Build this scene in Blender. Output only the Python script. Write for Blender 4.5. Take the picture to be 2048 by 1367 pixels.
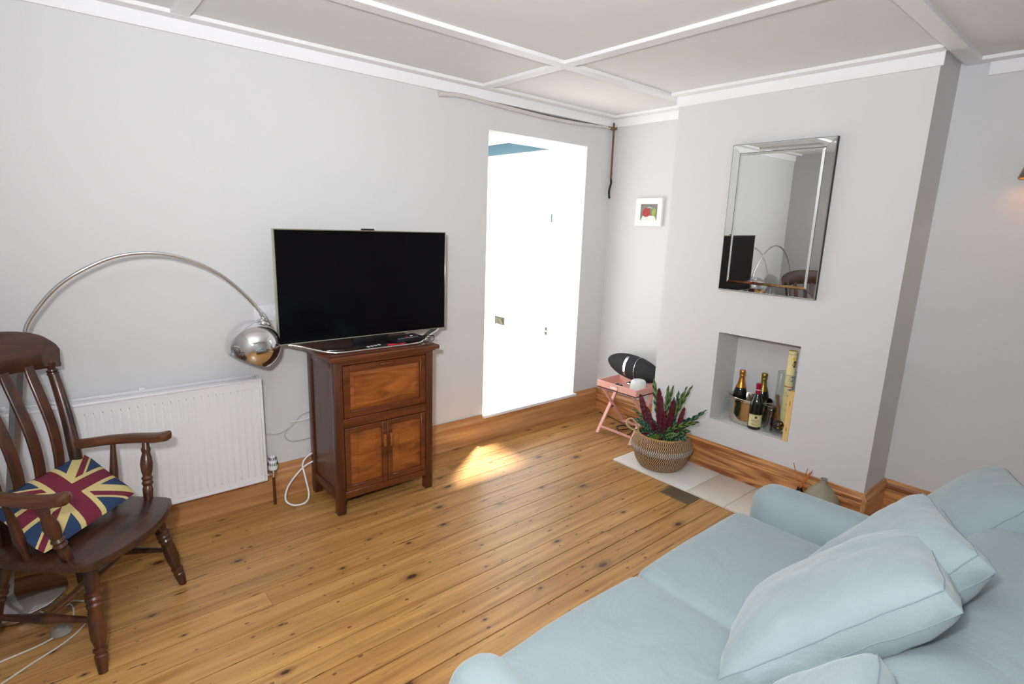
import bpy, bmesh, math, random
from mathutils import Vector, Matrix, Euler, noise as mnoise
random.seed(7)
for o in list(bpy.data.objects): bpy.data.objects.remove(o)
sc = bpy.context.scene
COL = sc.collection
PI = math.pi

# ------------------------------------------------------------------ camera
cam_d = bpy.data.cameras.new('camera'); cam = bpy.data.objects.new('camera', cam_d); COL.objects.link(cam)
cam.location = (-3.701, -3.1268, 1.6)
cam.rotation_euler = (1.3624, -0.0333, -0.7011)
cam_d.sensor_fit = 'HORIZONTAL'; cam_d.sensor_width = 36.0
cam_d.lens = 1099.8 * 36.0 / 2048.0
cam_d.clip_start = 0.02; cam_d.clip_end = 200
sc.camera = cam
# ------------------------------------------------------------------ view
sc.view_settings.view_transform = 'Standard'; sc.view_settings.look = 'None'
sc.view_settings.gamma = 1.0; sc.view_settings.use_curve_mapping = False
sc.view_settings.exposure = 0.0
# ------------------------------------------------------------------ world: bright hazy sky
w = bpy.data.worlds.new('sky'); sc.world = w; w.use_nodes = True
bg = w.node_tree.nodes['Background']; bg.inputs[0].default_value = (0.93, 0.97, 1.0, 1); bg.inputs[1].default_value = 2.7
# ------------------------------------------------------------------ lights
def light(name, kind, loc, energy, color=(1, 1, 1), target=None, rot=None, **kw):
    d = bpy.data.lights.new(name, kind); d.energy = energy; d.color = color
    for k, v in kw.items(): setattr(d, k, v)
    o = bpy.data.objects.new(name, d); COL.objects.link(o); o.location = loc
    if target is not None: o.rotation_euler = (Vector(target) - Vector(loc)).to_track_quat('-Z', 'Y').to_euler()
    if rot is not None: o.rotation_euler = rot
    return o
sd = Vector((-0.46, -0.37, -1.0))
sun = light('sun', 'SUN', (0, 0, 6), 22.0, (1.0, 0.95, 0.85), angle=math.radians(5.5))
sun.rotation_euler = sd.to_track_quat('-Z', 'Y').to_euler()
# camera flash head, a little above and left of the lens, partly bounced off the ceiling
light('flash_direct', 'AREA', (-3.82, -3.02, 1.80), 25.5, (0.965, 0.98, 1.0), target=(-1.6, -0.6, 0.65), shape='DISK', size=0.12, spread=math.radians(135))
light('flash_bounce', 'AREA', (-3.90, -3.10, 1.85), 54.0, (0.955, 0.975, 1.0), target=(-3.45, -2.60, 2.55), shape='DISK', size=0.25, spread=math.radians(140))
# ------------------------------------------------------------------ helpers
def link(name, bm, mats, parent=None, smooth=True, recalc=True):
    if recalc: bmesh.ops.recalc_face_normals(bm, faces=bm.faces)
    me = bpy.data.meshes.new(name); bm.to_mesh(me); bm.free()
    if not isinstance(mats, (list, tuple)): mats = [mats]
    for m in mats: me.materials.append(m)
    if smooth:
        for p in me.polygons: p.use_smooth = True
        try: me.set_sharp_from_angle(angle=math.radians(38))
        except Exception: pass
    o = bpy.data.objects.new(name, me); COL.objects.link(o)
    if parent: o.parent = parent
    return o
def tag(o, label=None, cat=None, group=None, kind=None):
    if label: o['label'] = label
    if cat: o['category'] = cat
    if group: o['group'] = group
    if kind: o['kind'] = kind
    return o
def thing(name, label, cat, loc=(0, 0, 0), rotz=0.0, group=None):
    o = bpy.data.objects.new(name, None); COL.objects.link(o); o.empty_display_size = 0.05
    o.location = loc; o.rotation_euler = (0, 0, rotz)
    return tag(o, label, cat, group)
def part(name, bm, mats, parent, label=None, smooth=True, M=None):
    """bm given in the world frame when M is None and parent is at origin-less; parts are local to their parent"""
    o = link(name, bm, mats, parent, smooth)
    if label: o['label'] = label
    return o
def struct(name, bm, mats, label, smooth=False, parent=None):
    o = link(name, bm, mats, parent, smooth)
    if parent is None:
        tag(o, label, 'room', kind='structure')
    elif label: o['label'] = label
    return o
def box(bm, x0, x1, y0, y1, z0, z1, bev=0.0, seg=2, mi=0, M=None):
    x0, x1 = min(x0, x1), max(x0, x1); y0, y1 = min(y0, y1), max(y0, y1); z0, z1 = min(z0, z1), max(z0, z1)
    t = bmesh.new()
    r = bmesh.ops.create_cube(t, size=1)
    for v in t.verts:
        v.co = Vector(((x0 + x1) / 2 + v.co.x * (x1 - x0), (y0 + y1) / 2 + v.co.y * (y1 - y0), (z0 + z1) / 2 + v.co.z * (z1 - z0)))
    if bev > 0: bmesh.ops.bevel(t, geom=t.edges[:], offset=bev, segments=seg, affect='EDGES', profile=0.5)
    merge(bm, t, mi, M); return bm
def merge(bm, t, mi=0, M=None):
    mp = {}
    for v in t.verts: mp[v] = bm.verts.new(M @ v.co if M is not None else v.co)
    for f in t.faces:
        try:
            nf = bm.faces.new([mp[v] for v in f.verts]); nf.material_index = mi if mi else f.material_index
        except ValueError: pass
    t.free()
def B(*a, **k):
    bm = bmesh.new(); box(bm, *a, **k); return bm
def lathe(bm, prof, seg=28, M=None, mi=0, sx=1.0, sy=1.0, cap=True):
    """prof: list of (r, z)"""
    rings = []
    for r, z in prof:
        ring = []
        for k in range(seg):
            a = 2 * PI * k / seg; c = Vector((r * math.cos(a) * sx, r * math.sin(a) * sy, z))
            ring.append(bm.verts.new(M @ c if M is not None else c))
        rings.append(ring)
    for a, b in zip(rings, rings[1:]):
        for k in range(seg):
            f = bm.faces.new((a[k], a[(k + 1) % seg], b[(k + 1) % seg], b[k])); f.material_index = mi
    if cap:
        for ring, r in ((rings[0], prof[0][0]), (rings[-1], prof[-1][0])):
            if r > 1e-5:
                f = bm.faces.new(ring); f.material_index = mi
    return bm
def axisM(p0, p1):
    p0 = Vector(p0); d = Vector(p1) - p0
    q = d.normalized().to_track_quat('Z', 'Y')
    return Matrix.Translation(p0) @ q.to_matrix().to_4x4(), d.length
def turned(bm, p0, p1, prof, seg=20, mi=0):
    """prof: (t along 0..1, r)"""
    M, L = axisM(p0, p1)
    return lathe(bm, [(r, t * L) for t, r in prof], seg, M, mi)
def catmull(pts, n=8):
    pts = [Vector(p) for p in pts]
    if len(pts) < 3: return pts
    out = []
    P = [pts[0] * 2 - pts[1]] + pts + [pts[-1] * 2 - pts[-2]]
    for i in range(1, len(P) - 2):
        for k in range(n):
            t = k / n; a, b, c, d = P[i - 1], P[i], P[i + 1], P[i + 2]
            out.append(0.5 * ((2 * b) + (c - a) * t + (2 * a - 5 * b + 4 * c - d) * t * t + (3 * b - a - 3 * c + d) * t ** 3))
    out.append(pts[-1]); return out
def tube(bm, pts, r, seg=10, mi=0, smooth_n=0, cap=True, closed=False, flat=1.0):
    """swept tube; r float or list; parallel transport frames"""
    pts = [Vector(p) for p in pts]
    if smooth_n:
        rr = r if isinstance(r, (list, tuple)) else None
        m = len(pts); pts2 = catmull(pts, smooth_n)
        if rr: r = [rr[min(m - 1, i // smooth_n)] * (1 - (i % smooth_n) / smooth_n) + rr[min(m - 1, i // smooth_n + 1)] * ((i % smooth_n) / smooth_n) for i in range(len(pts2))]
        pts = pts2
    n = len(pts)
    if not isinstance(r, (list, tuple)): r = [r] * n
    T = [((pts[(i + 1) % n if closed else min(i + 1, n - 1)]) - (pts[i - 1] if (closed or i > 0) else pts[0])).normalized() for i in range(n)]
    u = T[0].orthogonal().normalized(); rings = []
    if flat != 1.0:
        u = (Vector((0, 0, 1)) - T[0] * T[0].z)
        u = u.normalized() if u.length > .1 else T[0].orthogonal().normalized()
    for i in range(n):
        u = (u - T[i] * u.dot(T[i]))
        u = u.normalized() if u.length > 1e-6 else T[i].orthogonal().normalized()
        v = T[i].cross(u)
        rings.append([bm.verts.new(pts[i] + (u * math.cos(2 * PI * k / seg) * flat + v * math.sin(2 * PI * k / seg)) * r[i]) for k in range(seg)])
    pr = list(zip(rings, rings[1:])) + ([(rings[-1], rings[0])] if closed else [])
    for a, b in pr:
        for k in range(seg):
            f = bm.faces.new((a[k], a[(k + 1) % seg], b[(k + 1) % seg], b[k])); f.material_index = mi
    if cap and not closed:
        bm.faces.new(rings[0]).material_index = mi; bm.faces.new(rings[-1]).material_index = mi
    return bm
def prism(bm, outline, ext, mi=0, M=None, bev=0.0):
    """outline: list of 3D points (planar); ext: extrusion vector"""
    t = bmesh.new(); ext = Vector(ext)
    a = [t.verts.new(Vector(p)) for p in outline]; b = [t.verts.new(Vector(p) + ext) for p in outline]
    t.faces.new(a); t.faces.new(list(reversed(b))); n = len(a)
    for k in range(n): t.faces.new((a[k], b[k], b[(k + 1) % n], a[(k + 1) % n]))
    bmesh.ops.recalc_face_normals(t, faces=t.faces)
    if bev > 0: bmesh.ops.bevel(t, geom=t.edges[:], offset=bev, segments=2, affect='EDGES', profile=0.5)
    merge(bm, t, mi, M); return bm
def sph(bm, c, r, seg=20, sx=1, sy=1, sz=1, mi=0, z0=-1, z1=1):
    n = seg // 2; prof = []
    a0, a1 = math.asin(z0), math.asin(z1)
    for i in range(n + 1):
        a = a0 + (a1 - a0) * i / n; prof.append((max(r * math.cos(a), 1e-6), r * math.sin(a) * sz))
    return lathe(bm, prof, seg, Matrix.Translation(Vector(c)), mi, sx, sy)
def nz(x, y, z, s=1.0): return mnoise.noise(Vector((x * s, y * s, z * s)))
def softbox(bm, c, s, r, bulge=(0, 0, 0), n=14, wr=0.0, ws=5.0, seed=0.0, M=None, mi=0):
    """upholstered block: centre c, half sizes s, edge radius r, bulge per axis"""
    t = bmesh.new(); bmesh.ops.create_cube(t, size=2)
    bmesh.ops.subdivide_edges(t, edges=t.edges[:], cuts=n, use_grid_fill=True)
    s = Vector(s)
    for v in t.verts:
        p = v.co.copy()
        q = Vector([math.copysign(abs(a) ** 0.8, a) * b for a, b in zip(p, s)])
        inner = Vector([max(-(b - r), min(b - r, a)) for a, b in zip(q, s)])
        d = q - inner
        if d.length > 1e-9: q2 = inner + d.normalized() * r
        else: q2 = q
        u = [q2[i] / s[i] for i in range(3)]
        g = [max(0.0, 1 - abs(a) ** 2.2) for a in u]
        q2.x += bulge[0] * u[0] * g[1] * g[2]; q2.y += bulge[1] * u[1] * g[0] * g[2]; q2.z += bulge[2] * u[2] * g[0] * g[1]
        if wr:
            k = wr * (nz(q2.x + seed, q2.y, q2.z, ws) + 0.5 * nz(q2.x, q2.y + seed, q2.z, ws * 2.3))
            q2 += Vector((u[0], u[1], u[2])).normalized() * k
        v.co = q2 + Vector(c)
    bmesh.ops.recalc_face_normals(t, faces=t.faces)
    merge(bm, t, mi, M); return bm

# ------------------------------------------------------------------ materials
def s2l(c):
    return tuple(((x / 255) / 12.92 if x / 255 <= 0.04045 else ((x / 255 + 0.055) / 1.055) ** 2.4) for x in c) + (1.0,)
def mat(name, rgb, rough=0.6, metal=0.0, bump=0.0, bscale=40.0, var=0.0, vscale=6.0, spec=0.5, coat=0.0, trans=0.0, emis=None, sheen=0.0, ior=1.45):
    m = bpy.data.materials.new(name); m.use_nodes = True; nt = m.node_tree; b = nt.nodes['Principled BSDF']
    col = s2l(rgb); b.inputs['Base Color'].default_value = col
    b.inputs['Roughness'].default_value = rough; b.inputs['Metallic'].default_value = metal
    b.inputs['Specular IOR Level'].default_value = spec; b.inputs['Coat Weight'].default_value = coat
    b.inputs['Transmission Weight'].default_value = trans; b.inputs['IOR'].default_value = ior
    b.inputs['Sheen Weight'].default_value = sheen
    if emis: b.inputs['Emission Color'].default_value = s2l(emis[0]); b.inputs['Emission Strength'].default_value = emis[1]
    tc = nt.nodes.new('ShaderNodeTexCoord')
    n = nt.nodes.new('ShaderNodeTexNoise'); n.inputs['Scale'].default_value = vscale; n.inputs['Detail'].default_value = 5
    nt.links.new(tc.outputs['Object'], n.inputs['Vector'])
    if var >= 0:
        r = nt.nodes.new('ShaderNodeValToRGB'); v = max(var, 0.01)
        r.color_ramp.elements[0].position = 0.3; r.color_ramp.elements[1].position = 0.7
        r.color_ramp.elements[0].color = tuple(c * (1 - v) for c in col[:3]) + (1,)
        r.color_ramp.elements[1].color = tuple(min(1, c * (1 + v)) for c in col[:3]) + (1,)
        nt.links.new(n.outputs['Fac'], r.inputs['Fac']); nt.links.new(r.outputs['Color'], b.inputs['Base Color'])
    if bump > 0:
        n2 = nt.nodes.new('ShaderNodeTexNoise'); n2.inputs['Scale'].default_value = bscale; n2.inputs['Detail'].default_value = 4
        nt.links.new(tc.outputs['Object'], n2.inputs['Vector'])
        bp = nt.nodes.new('ShaderNodeBump'); bp.inputs['Strength'].default_value = bump; bp.inputs['Distance'].default_value = 0.004
        nt.links.new(n2.outputs['Fac'], bp.inputs['Height']); nt.links.new(bp.outputs['Normal'], b.inputs['Normal'])
    return m
def N(nt, t, **k):
    n = nt.nodes.new(t)
    for a, v in k.items():
        if a in n.inputs: n.inputs[a].default_value = v
        else: setattr(n, a, v)
    return n
def mth(nt, op, a, b=None, clamp=False):
    n = nt.nodes.new('ShaderNodeMath'); n.operation = op; n.use_clamp = clamp
    for i, x in enumerate((a, b)):
        if x is None: continue
        if isinstance(x, (int, float)): n.inputs[i].default_value = x
        else: nt.links.new(x, n.inputs[i])
    return n.outputs[0]
def mixc(nt, f, a, b):
    n = nt.nodes.new('ShaderNodeMix'); n.data_type = 'RGBA'
    for i, x in ((0, f), (6, a), (7, b)):
        if isinstance(x, (int, float)): n.inputs[i].default_value = x
        elif isinstance(x, tuple): n.inputs[i].default_value = x
        else: nt.links.new(x, n.inputs[i])
    return n.outputs[2]
def ramp(nt, f, stops):
    r = nt.nodes.new('ShaderNodeValToRGB'); e = r.color_ramp.elements
    while len(e) < len(stops): e.new(0.5)
    for el, (p, c) in zip(e, stops): el.position = p; el.color = c if len(c) == 4 else s2l(c)
    nt.links.new(f, r.inputs['Fac']); return r.outputs['Color']
def wood(name, dark, light_, axis='X', rough=0.35, grain=14.0, stretch=0.12, knots=0.0, attr=False, coat=0.0, bump=0.15, contrast=1.0, wave=3.0, ring=0.07):
    """streaky wood with the grain along a local axis"""
    m = bpy.data.materials.new(name); m.use_nodes = True; nt = m.node_tree; b = nt.nodes['Principled BSDF']
    tc = N(nt, 'ShaderNodeTexCoord'); mp = N(nt, 'ShaderNodeMapping')
    sc_ = [1, 1, 1]; sc_['XYZ'.index(axis)] = stretch
    mp.inputs['Scale'].default_value = sc_
    nt.links.new(tc.outputs['Object'], mp.inputs['Vector'])
    vec = mp.outputs['Vector']
    rnd = None
    if attr:
        at = N(nt, 'ShaderNodeAttribute'); at.attribute_name = 'plank'; rnd = at.outputs['Fac']
        cb = N(nt, 'ShaderNodeCombineXYZ'); 
        nt.links.new(mth(nt, 'MULTIPLY', rnd, 37.0), cb.inputs[0]); nt.links.new(mth(nt, 'MULTIPLY', rnd, 11.0), cb.inputs[2])
        va = N(nt, 'ShaderNodeVectorMath'); va.operation = 'ADD'; nt.links.new(vec, va.inputs[0]); nt.links.new(cb.outputs[0], va.inputs[1]); vec = va.outputs[0]
    n1 = N(nt, 'ShaderNodeTexNoise', Scale=grain, Detail=7.0, Roughness=0.62, Distortion=0.6); nt.links.new(vec, n1.inputs['Vector'])
    n2 = N(nt, 'ShaderNodeTexNoise', Scale=wave, Detail=2.0, Distortion=1.2); nt.links.new(vec, n2.inputs['Vector'])
    # growth-ring lines
    w_ = mth(nt, 'SINE', mth(nt, 'MULTIPLY', n2.outputs['Fac'], 60.0))
    w_ = mth(nt, 'MULTIPLY', w_, ring)
    f = mth(nt, 'ADD', mth(nt, 'MULTIPLY', mth(nt, 'SUBTRACT', n1.outputs['Fac'], 0.5), contrast), mth(nt, 'ADD', w_, 0.5))
    if rnd is not None: f = mth(nt, 'ADD', f, mth(nt, 'MULTIPLY', mth(nt, 'SUBTRACT', rnd, 0.5), 0.16))
    dk, lt = s2l(dark), s2l(light_)
    c = ramp(nt, f, [(0.2, dk), (0.8, lt)])
    if knots > 0:
        mk = N(nt, 'ShaderNodeMapping'); ks = [6.2, 6.2, 6.2]; ks['XYZ'.index(axis)] = 3.1; mk.inputs['Scale'].default_value = ks
        nt.links.new(tc.outputs['Object'], mk.inputs['Vector'])
        vo = N(nt, 'ShaderNodeTexVoronoi', Scale=1.0, Randomness=1.0, voronoi_dimensions='2D'); nt.links.new(mk.outputs['Vector'], vo.inputs['Vector'])
        sp = N(nt, 'ShaderNodeSeparateColor'); nt.links.new(vo.outputs['Color'], sp.inputs[0])
        has = mth(nt, 'LESS_THAN', sp.outputs[0], knots)
        size = mth(nt, 'ADD', mth(nt, 'MULTIPLY', mth(nt, 'POWER', sp.outputs[1], 2.0), 0.065), 0.026)
        d = mth(nt, 'DIVIDE', vo.outputs['Distance'], size)
        core = mth(nt, 'MULTIPLY', mth(nt, 'SUBTRACT', 1.25, d, True), has, True)
        core = mth(nt, 'MULTIPLY', core, 1.6, True)
        halo = mth(nt, 'MULTIPLY', mth(nt, 'MULTIPLY', mth(nt, 'SUBTRACT', 2.6, d, True), has), 0.45, True)
        c = mixc(nt, halo, c, tuple(x * 0.62 for x in dk[:3]) + (1,))
        c = mixc(nt, core, c, s2l((72, 42, 26)))
        mk2 = N(nt, 'ShaderNodeMapping'); ks = [11.0, 11.0, 11.0]; ks['XYZ'.index(axis)] = 6.5; mk2.inputs['Scale'].default_value = ks; mk2.inputs['Location'].default_value = (3.3, 1.7, 0)
        nt.links.new(tc.outputs['Object'], mk2.inputs['Vector'])
        vo2 = N(nt, 'ShaderNodeTexVoronoi', Scale=1.0, Randomness=1.0, voronoi_dimensions='2D'); nt.links.new(mk2.outputs['Vector'], vo2.inputs['Vector'])
        sp2 = N(nt, 'ShaderNodeSeparateColor'); nt.links.new(vo2.outputs['Color'], sp2.inputs[0])
        c2 = mth(nt, 'MULTIPLY', mth(nt, 'LESS_THAN', vo2.outputs['Distance'], mth(nt, 'ADD', mth(nt, 'MULTIPLY', sp2.outputs[1], .05), .02)), mth(nt, 'LESS_THAN', sp2.outputs[0], .55))
        c = mixc(nt, mth(nt, 'MULTIPLY', c2, .8), c, s2l((92, 58, 36)))
        # grey weathered smears and small splits along the boards
        ms = N(nt, 'ShaderNodeMapping'); ss = [9.0, 9.0, 9.0]; ss['XYZ'.index(axis)] = 1.5; ms.inputs['Scale'].default_value = ss
        nt.links.new(tc.outputs['Object'], ms.inputs['Vector'])
        n4 = N(nt, 'ShaderNodeTexNoise', Scale=1.0, Detail=6.0, Roughness=0.7); nt.links.new(ms.outputs['Vector'], n4.inputs['Vector'])
        sm = mth(nt, 'MULTIPLY', mth(nt, 'SUBTRACT', n4.outputs['Fac'], 0.565, True), 6.0, True)
        c = mixc(nt, mth(nt, 'MULTIPLY', sm, 0.6), c, s2l((120, 98, 72)))
        ms2 = N(nt, 'ShaderNodeMapping'); ss = [55.0, 55.0, 55.0]; ss['XYZ'.index(axis)] = 4.0; ms2.inputs['Scale'].default_value = ss
        nt.links.new(tc.outputs['Object'], ms2.inputs['Vector'])
        n5 = N(nt, 'ShaderNodeTexNoise', Scale=1.0, Detail=3.0, Roughness=0.6); nt.links.new(ms2.outputs['Vector'], n5.inputs['Vector'])
        sm2 = mth(nt, 'MULTIPLY', mth(nt, 'SUBTRACT', n5.outputs['Fac'], 0.635, True), 14.0, True)
        c = mixc(nt, mth(nt, 'MULTIPLY', sm2, 0.85), c, s2l((62, 44, 30)))
    nt.links.new(c, b.inputs['Base Color'])
    b.inputs['Roughness'].default_value = rough; b.inputs['Coat Weight'].default_value = coat; b.inputs['Coat Roughness'].default_value = 0.18
    b.inputs['Specular IOR Level'].default_value = 0.5
    if bump > 0:
        bp = N(nt, 'ShaderNodeBump'); bp.inputs['Strength'].default_value = bump; bp.inputs['Distance'].default_value = 0.002
        nt.links.new(n1.outputs['Fac'], bp.inputs['Height']); nt.links.new(bp.outputs['Normal'], b.inputs['Normal'])
    return m

M_wall = mat('wall_paint', (212, 212, 213), 0.75, var=0.012, vscale=1.5, bump=0.12, bscale=60)
M_ext = mat('white_plaster', (246, 246, 244), 0.8, var=0.01)
M_ceil = mat('ceiling_paint', (228, 228, 226), 0.8, var=0.01)
M_trim = mat('gloss_white_trim', (236, 236, 238), 0.4, var=0.01)
M_floor = wood('pine_boards', (144, 97, 50), (208, 160, 96), 'X', 0.34, grain=34, stretch=0.05, knots=0.58, attr=True, coat=0.12, bump=0.12, contrast=.95)
M_gap = mat('board_gap', (24, 15, 9), 0.9)
M_skX = wood('pine_skirting_x', (164, 108, 66), (212, 162, 112), 'X', 0.35, grain=30, stretch=0.05, bump=0.08, wave=3.0, coat=0.15, ring=.12)
M_skY = wood('pine_skirting_y', (134, 76, 40), (212, 152, 94), 'Y', 0.35, grain=30, stretch=0.06, bump=0.08, wave=6.5, contrast=1.3, ring=.20, coat=0.15)
M_white = mat('white_enamel', (228, 228, 232), 0.35, var=0.008)
M_chrome = mat('chrome', (225, 225, 228), 0.06, 1.0)
M_steel = mat('brushed_steel', (190, 190, 190), 0.28, 1.0, bump=0.05, bscale=200)
M_copper = mat('aged_copper', (110, 74, 48), 0.45, 0.7, var=0.2, vscale=30)
M_black = mat('black_plastic', (18, 18, 20), 0.35)
M_blackm = mat('matte_black', (14, 13, 13), 0.6)

# ------------------------------------------------------------------ room dimensions
XW, YS = -4.13, -4.2            # west and south walls
HC = 2.488                       # ceiling panels
D, YL, YR = 0.342, -0.838, -2.264    # chimney breast depth and its two sides
NY0, NY1, NZ0, NZ1, NX = -1.823, -1.300, 0.362, 0.960, -0.07   # niche
DX0, DX1, DZ = -1.294, -0.306, 2.231  # doorway
SZ = 0.200                       # raised floor beyond

# ------------------------------------------------------------------ floor
seams = [-0.022, -0.11, -.225, -.350, -.465, -.583, -.712, -.836, -.952, -1.070, -1.190, -1.311, -1.425, -1.530, -1.652, -1.765]
while seams[-1] > YS: seams.append(seams[-1] - 0.122)
def planks():
    bm = bmesh.new(); lay = bm.loops.layers.float_color.new('plank')
    for i in range(len(seams) - 1):
        y1, y0 = seams[i], seams[i + 1]; g = random.choice([.0030, .0042, .0052, .0060])
        xs = [XW]
        x = XW + random.uniform(0.9, 3.4)
        if i % 5 == 2 and x < -0.4: xs.append(x)
        xs.append(0.0)
        for a, b in zip(xs, xs[1:]):
            k = random.random(); dz = 0.0
            f0 = len(bm.faces)
            box(bm, a + .0006, b - .0006, y0 + g / 2, y1 - g / 2, -0.02, dz)
            bm.faces.ensure_lookup_table()
            for f in bm.faces[f0:]:
                for l in f.loops: l[lay] = (k, k, k, 1)
    box(bm, XW, 0, YS, -0.0, -0.04, -0.018, mi=1)
    return bm
struct('floor', planks(), [M_floor, M_gap], 'worn honey coloured pine floorboards')

# ------------------------------------------------------------------ walls
bm = bmesh.new()
box(bm, XW, DX0, 0, 0.36, -0.04, 2.56); box(bm, DX1, 0.15, 0, 0.36, -0.04, 2.56)
box(bm, DX0, DX1, 0, 0.36, DZ, 2.56); box(bm, DX0, DX1, 0, 0.36, -0.04, SZ - 0.015)
struct('wall_north', bm, M_wall, 'long pale wall with tall open doorway')
struct('wall_east', B(0, 0.15, YS, 0, -0.04, 2.56), M_wall, 'pale wall of the alcoves beside the chimney breast')
struct('wall_west', B(XW - 0.15, XW, YS - .15, 0.36, -0.04, 2.56), M_wall, 'side wall behind the armchair')
struct('wall_south', B(XW, 0.15, YS - 0.15, YS, -0.04, 2.56), M_wall, 'wall behind the sofa')
bm = bmesh.new()
cx0 = -D
box(bm, cx0, 0, YL, NY1, 0, 2.5); box(bm, cx0, 0, NY0, YR, 0, 2.5)
box(bm, cx0, 0, NY0, NY1, 0, NZ0); box(bm, cx0, 0, NY0, NY1, NZ1, 2.5)
box(bm, NX, 0, NY0, NY1, NZ0, NZ1)
struct('wall_chimney', bm, M_wall, 'chimney breast with a square niche')
# ceiling, battens and cornices
struct('ceiling', B(XW, 0, YS, 0, HC, 2.56), M_ceil, 'panelled white ceiling')
BZ = 2.4695
def batten(n, *a):
    struct('trim_%d' % n, B(*a, bev=0.002, seg=1), M_trim, 'white ceiling batten')
batten(1, XW, -0.075, -0.815, -0.740, BZ, HC + .002)
batten(2, XW, 0, -2.362, -2.286, BZ, HC + .002)
batten(3, -1.413, -1.338, YS, -0.08, BZ + .0007, HC + .0015)
batten(4, -3.150, -3.076, YS, -0.08, BZ + .0007, HC + .0015)
batten(5, XW, 0, -0.080, 0, BZ + .0004, HC + .001)
batten(6, -0.078, 0, YL + .0, -0.078, BZ + .0011, HC + .001)
batten(7, -D - 0.078, -D, YR - .02, YL + .02, BZ + .0009, HC + .001)
batten(8, -0.078, 0, YS, YR - 0.08, BZ + .0005, HC + .001)
batten(9, XW, -.08, -3.905, -3.83, BZ, HC + .002)
C0, CT = 2.4085, 0.014
bm = bmesh.new(); box(bm, XW, -CT, -CT, 0, C0, BZ + .002, .002, 1)
struct('trim_10', bm, M_trim, 'white cornice board over the long wall')
bm = bmesh.new(); box(bm, -CT, 0, YL, 0, C0, BZ + .001, .002, 1); struct('trim_11', bm, M_trim, 'white cornice board in the alcove')
bm = bmesh.new(); box(bm, -D - CT, -D, YR - CT, YL + CT, C0, BZ + .001, .002, 1); struct('trim_12', bm, M_trim, 'white cornice board on the chimney breast')
bm = bmesh.new(); box(bm, -CT, 0, YS, YR - .12, C0, BZ + .001, .002, 1); struct('trim_13', bm, M_trim, 'white cornice board right of the chimney breast')
# side of the chimney has a plain flat frieze
# ------------------------------------------------------------------ skirting boards
def skirt(name, a, b, nrm, h, t, m, style, label):
    """profile extruded from a to b (floor points on wall); nrm: unit direction into the room"""
    if style == 'mould': pr = [(0, 0), (t, 0), (t, h * .70), (t * .80, h * .735), (t * 1.12, h * .78), (t * 1.12, h * .85), (t * .62, h * .95), (t * .55, h), (0, h)]
    elif style == 'cap': pr = [(0, 0), (t, 0), (t, h * .80), (t * .86, h * .83), (t * .5, h * .90), (t * .4, h), (0, h)]
    else: pr = [(0, 0), (t, 0), (t, h - .004), (t - .004, h), (0, h)]
    a, b, n = Vector((*a, 0)), Vector((*b, 0)), Vector((*nrm, 0)); bm = bmesh.new()
    r0 = [bm.verts.new(a + n * p + Vector((0, 0, z))) for p, z in pr]; r1 = [bm.verts.new(b + n * p + Vector((0, 0, z))) for p, z in pr]
    k = len(pr)
    for i in range(k): bm.faces.new((r0[i], r0[(i + 1) % k], r1[(i + 1) % k], r1[i]))
    bm.faces.new(r0); bm.faces.new(r1)
    return struct(name, bm, m, label)
skirt('baseboard_north', (-2.795, 0), (DX0, 0), (0, -1), 0.204, 0.024, M_skX, 'cap', 'pine skirting left of the doorway')
skirt('baseboard_north_west', (XW, 0), (-2.797, 0), (0, -1), 0.198, 0.026, M_skX, 'flat', 'pine skirting under the radiator')
skirt('baseboard_doorway', (DX0, 0), (DX1, 0), (0, -1), 0.176, 0.024, M_skX, 'flat', 'pine board under the doorway sill')
skirt('baseboard_north_east', (DX1, 0), (-0.02, 0), (0, -1), 0.204, 0.024, M_skX, 'cap', 'short pine skirting right of the doorway')
skirt('baseboard_alcove', (0, 0), (0, YL), (-1, 0), 0.204, 0.022, M_skY, 'mould', 'pine skirting in the alcove')
skirt('baseboard_chimney', (-D, YL), (-D, YR - .0), (-1, 0), 0.205, 0.022, M_skY, 'mould', 'moulded pine skirting on the chimney breast')
skirt('baseboard_chimney_side', (-D - .018, YR), (0, YR), (0, -1), 0.205, 0.022, M_skX, 'mould', 'moulded pine skirting on the side of the chimney breast')
skirt('baseboard_east', (0, YR - .02), (0, YS), (-1, 0), 0.205, 0.022, M_skY, 'mould', 'moulded pine skirting right of the chimney breast')
struct('trim_14', B(DX0 - 0.008, DX1 + 0.008, -0.034, 0.02, 0.178, SZ + .001, .003, 1), M_trim, 'white sill of the doorway')
# ------------------------------------------------------------------ the white lean-to beyond the doorway
struct('floor_beyond', B(-3.6, -0.2, 0.02, 3.6, 0.1, SZ), M_ext, 'white floor of the lean-to beyond the doorway')
struct('wall_beyond', B(-0.22, -0.10, 0.36, 3.6, 0.1, 2.26), M_ext, 'blown-out white wall beyond the doorway')
struct('wall_beyond_end', B(-3.6, -0.2, 3.6, 3.72, 0.1, 2.26), M_ext, 'white end wall of the lean-to')
M_blue = mat('teal_paint', (62, 92, 104), 0.55, var=0.04)
tag(link('roof_beam', B(-0.26, -0.14, 0.37, 3.6, 2.262, 2.355, .004), M_blue), 'pale blue painted beam seen through the top of the doorway', 'beam')
bm = bmesh.new(); box(bm, -0.02, 0.04, -0.03, 1.4, 0, .09, .003, M=Matrix.Translation((-.26, 1.0, 2.37)) @ Matrix.Rotation(math.radians(32), 4, 'Z') @ Matrix.Rotation(math.radians(12), 4, 'X'))
tag(link('roof_rafter', bm, M_blue), 'short teal rafter crossing above the blue beam', 'beam')
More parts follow.
